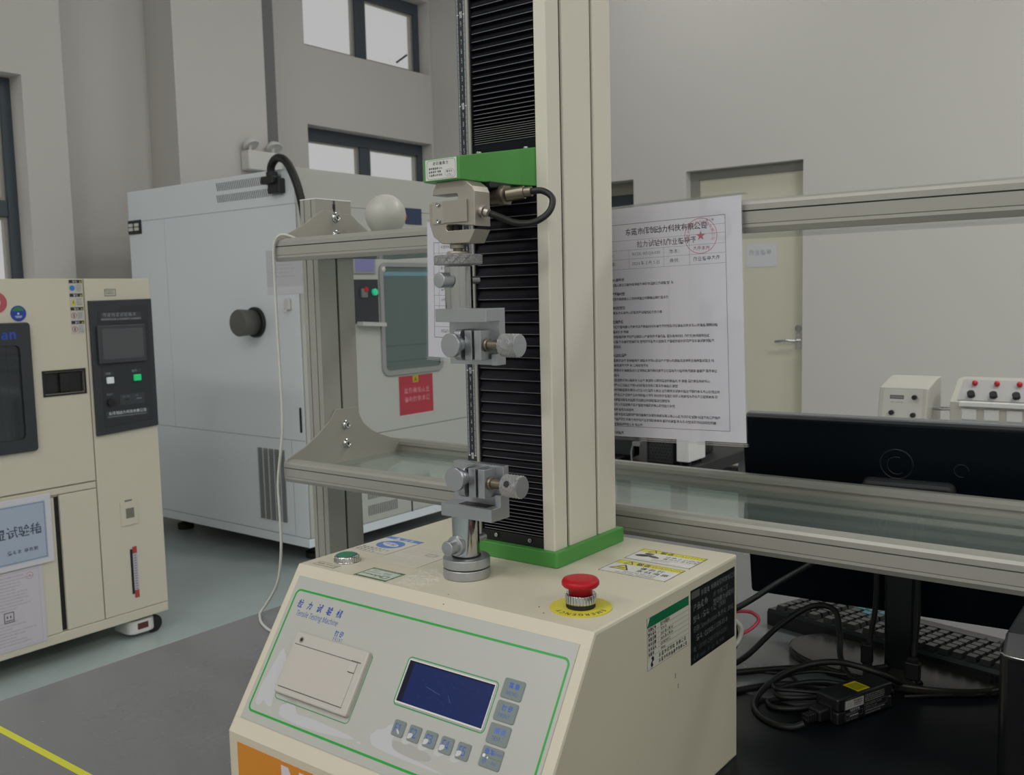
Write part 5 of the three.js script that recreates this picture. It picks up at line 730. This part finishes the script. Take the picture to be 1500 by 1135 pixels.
// ---------- loose cables behind the tester ----------
const wire = (name, label, pts, r, mat = m.cableBlack) => tag(obj(name, tube(pts, r, 10, 90), mat), label, 'cable');
wire('power_cable', 'thick black cable arching up in front of the keyboard', [[0.08, 0.7545, -0.345], [0.10, 0.765, -0.40], [0.128, 0.80, -0.46], [0.165, 0.826, -0.495], [0.195, 0.826, -0.495], [0.21, 0.80, -0.475], [0.218, 0.775, -0.455], [0.236, 0.763, -0.43], [0.252, 0.76, -0.42], [0.262, 0.758, -0.43]], 0.0042);
wire('power_cable', 'black cable running flat from the tester towards the monitor neck', [[0.07, 0.7553, -0.33], [0.105, 0.7553, -0.365], [0.15, 0.7553, -0.41], [0.2, 0.7553, -0.45], [0.24, 0.7553, -0.465], [0.28, 0.768, -0.47]], 0.0044);
wire('power_cable', 'lowest black cable leaving the rear corner of the tester', [[0.08, 0.7548, -0.25], [0.115, 0.7548, -0.285], [0.145, 0.7548, -0.33], [0.17, 0.7548, -0.36], [0.22, 0.7548, -0.38], [0.262, 0.7548, -0.39]], 0.0046);
wire('signal_cable', 'thin black wire trailing across the desk beside the keyboard', [[0.09, 0.7525, -0.36], [0.13, 0.7525, -0.39], [0.165, 0.7525, -0.40], [0.185, 0.7525, -0.385], [0.20, 0.7525, -0.37]], 0.0024);
wire('signal_cable', 'thin black wire crossing toward the monitor base', [[0.155, 0.7524, -0.415], [0.19, 0.7524, -0.47], [0.225, 0.7524, -0.49], [0.245, 0.764, -0.475]], 0.0024);
wire('video_cable', 'black video cable hanging at the left of the monitor neck', [[0.256, 0.99, -0.485], [0.262, 0.94, -0.468], [0.262, 0.85, -0.466], [0.256, 0.80, -0.462], [0.258, 0.772, -0.455], [0.27, 0.766, -0.44], [0.285, 0.764, -0.43]], 0.0038);
wire('video_cable', 'black video cable hanging at the right of the monitor neck', [[0.316, 0.99, -0.485], [0.317, 0.93, -0.468], [0.318, 0.85, -0.465], [0.316, 0.80, -0.46], [0.318, 0.772, -0.45], [0.33, 0.765, -0.44]], 0.0038);
tag(obj('cable_plug', [bx(0.247, 0.262, 0.772, 0.80, -0.462, -0.45, 0.002), bx(0.25, 0.259, 0.763, 0.773, -0.46, -0.452, 0.001)], m.black), 'black cable connector left of the monitor neck', 'connector');
tag(obj('cable_plug', [bx(0.309, 0.328, 0.768, 0.792, -0.45, -0.437, 0.002), bx(0.312, 0.324, 0.79, 0.797, -0.448, -0.44, 0.001)], m.black), 'black cable connector right of the monitor neck', 'connector');
wire('white_wire', 'short white wire bent behind the rear corner of the tester', [[0.16, 0.905, -0.16], [0.172, 0.9, -0.185], [0.182, 0.885, -0.2], [0.18, 0.868, -0.195], [0.165, 0.856, -0.175], [0.15, 0.85, -0.15]], 0.003, m.cableWhite);
wire('red_wire', 'red wire loop behind the rear corner of the tester', [[0.15, 0.905, -0.16], [0.185, 0.897, -0.225], [0.192, 0.888, -0.23], [0.184, 0.876, -0.22], [0.15, 0.872, -0.15]], 0.0022, M(186, 66, 86, 0.5));
wire('black_lead', 'black lead leaving the back of the tester towards the monitor', [[0.15, 0.895, -0.15], [0.18, 0.91, -0.21], [0.2, 0.925, -0.28], [0.215, 0.932, -0.4]], 0.0036);
wire('thin_lead', 'thin dark lead drooping behind the tester corner', [[0.15, 0.91, -0.15], [0.172, 0.905, -0.19], [0.176, 0.86, -0.2], [0.16, 0.83, -0.175], [0.14, 0.83, -0.15]], 0.0016);
// ---------- computer case at the right edge ----------
{
  const t = thing('computer_case', 'glossy black computer case at the right edge of the desk', 'computer', [0.478, 0.7521, -0.118]);
  obj('case', exY(rrect(0, 0.36, -0.36, 0, 0.012, 6), 0.004, 0.19, 0.002), m.gloss, t);
  obj('top_cover', exX([[-0.36, 0.19], [-0.36, 0.215], [-0.02, 0.207], [-0.003, 0.19]], 0.003, 0.355, 0.003), M(44, 45, 47, 0.3), t);
  obj('chrome_trim', tube([[-0.0005, 0.19, -0.06], [-0.0005, 0.19, -0.015], [0.004, 0.19, -0.004], [0.015, 0.19, 0.0005], [0.35, 0.19, 0.0005]], 0.0012, 8, 60), m.chrome, t);
  obj('front_panel', bx(0.026, 0.34, 0.02, 0.165, -0.002, 0.004, 0.002), m.black, t);
  for (const x of [0.03, 0.32]) for (const z of [-0.03, -0.33]) obj('foot', cyl(0.01, [x, 0, z], [x, 0.005, z], 12), m.rubber, t);
}
scene.traverse((o) => { if (o.isLight) { o.castShadow = !o.isRectAreaLight; } });
renderer.render(scene, camera);
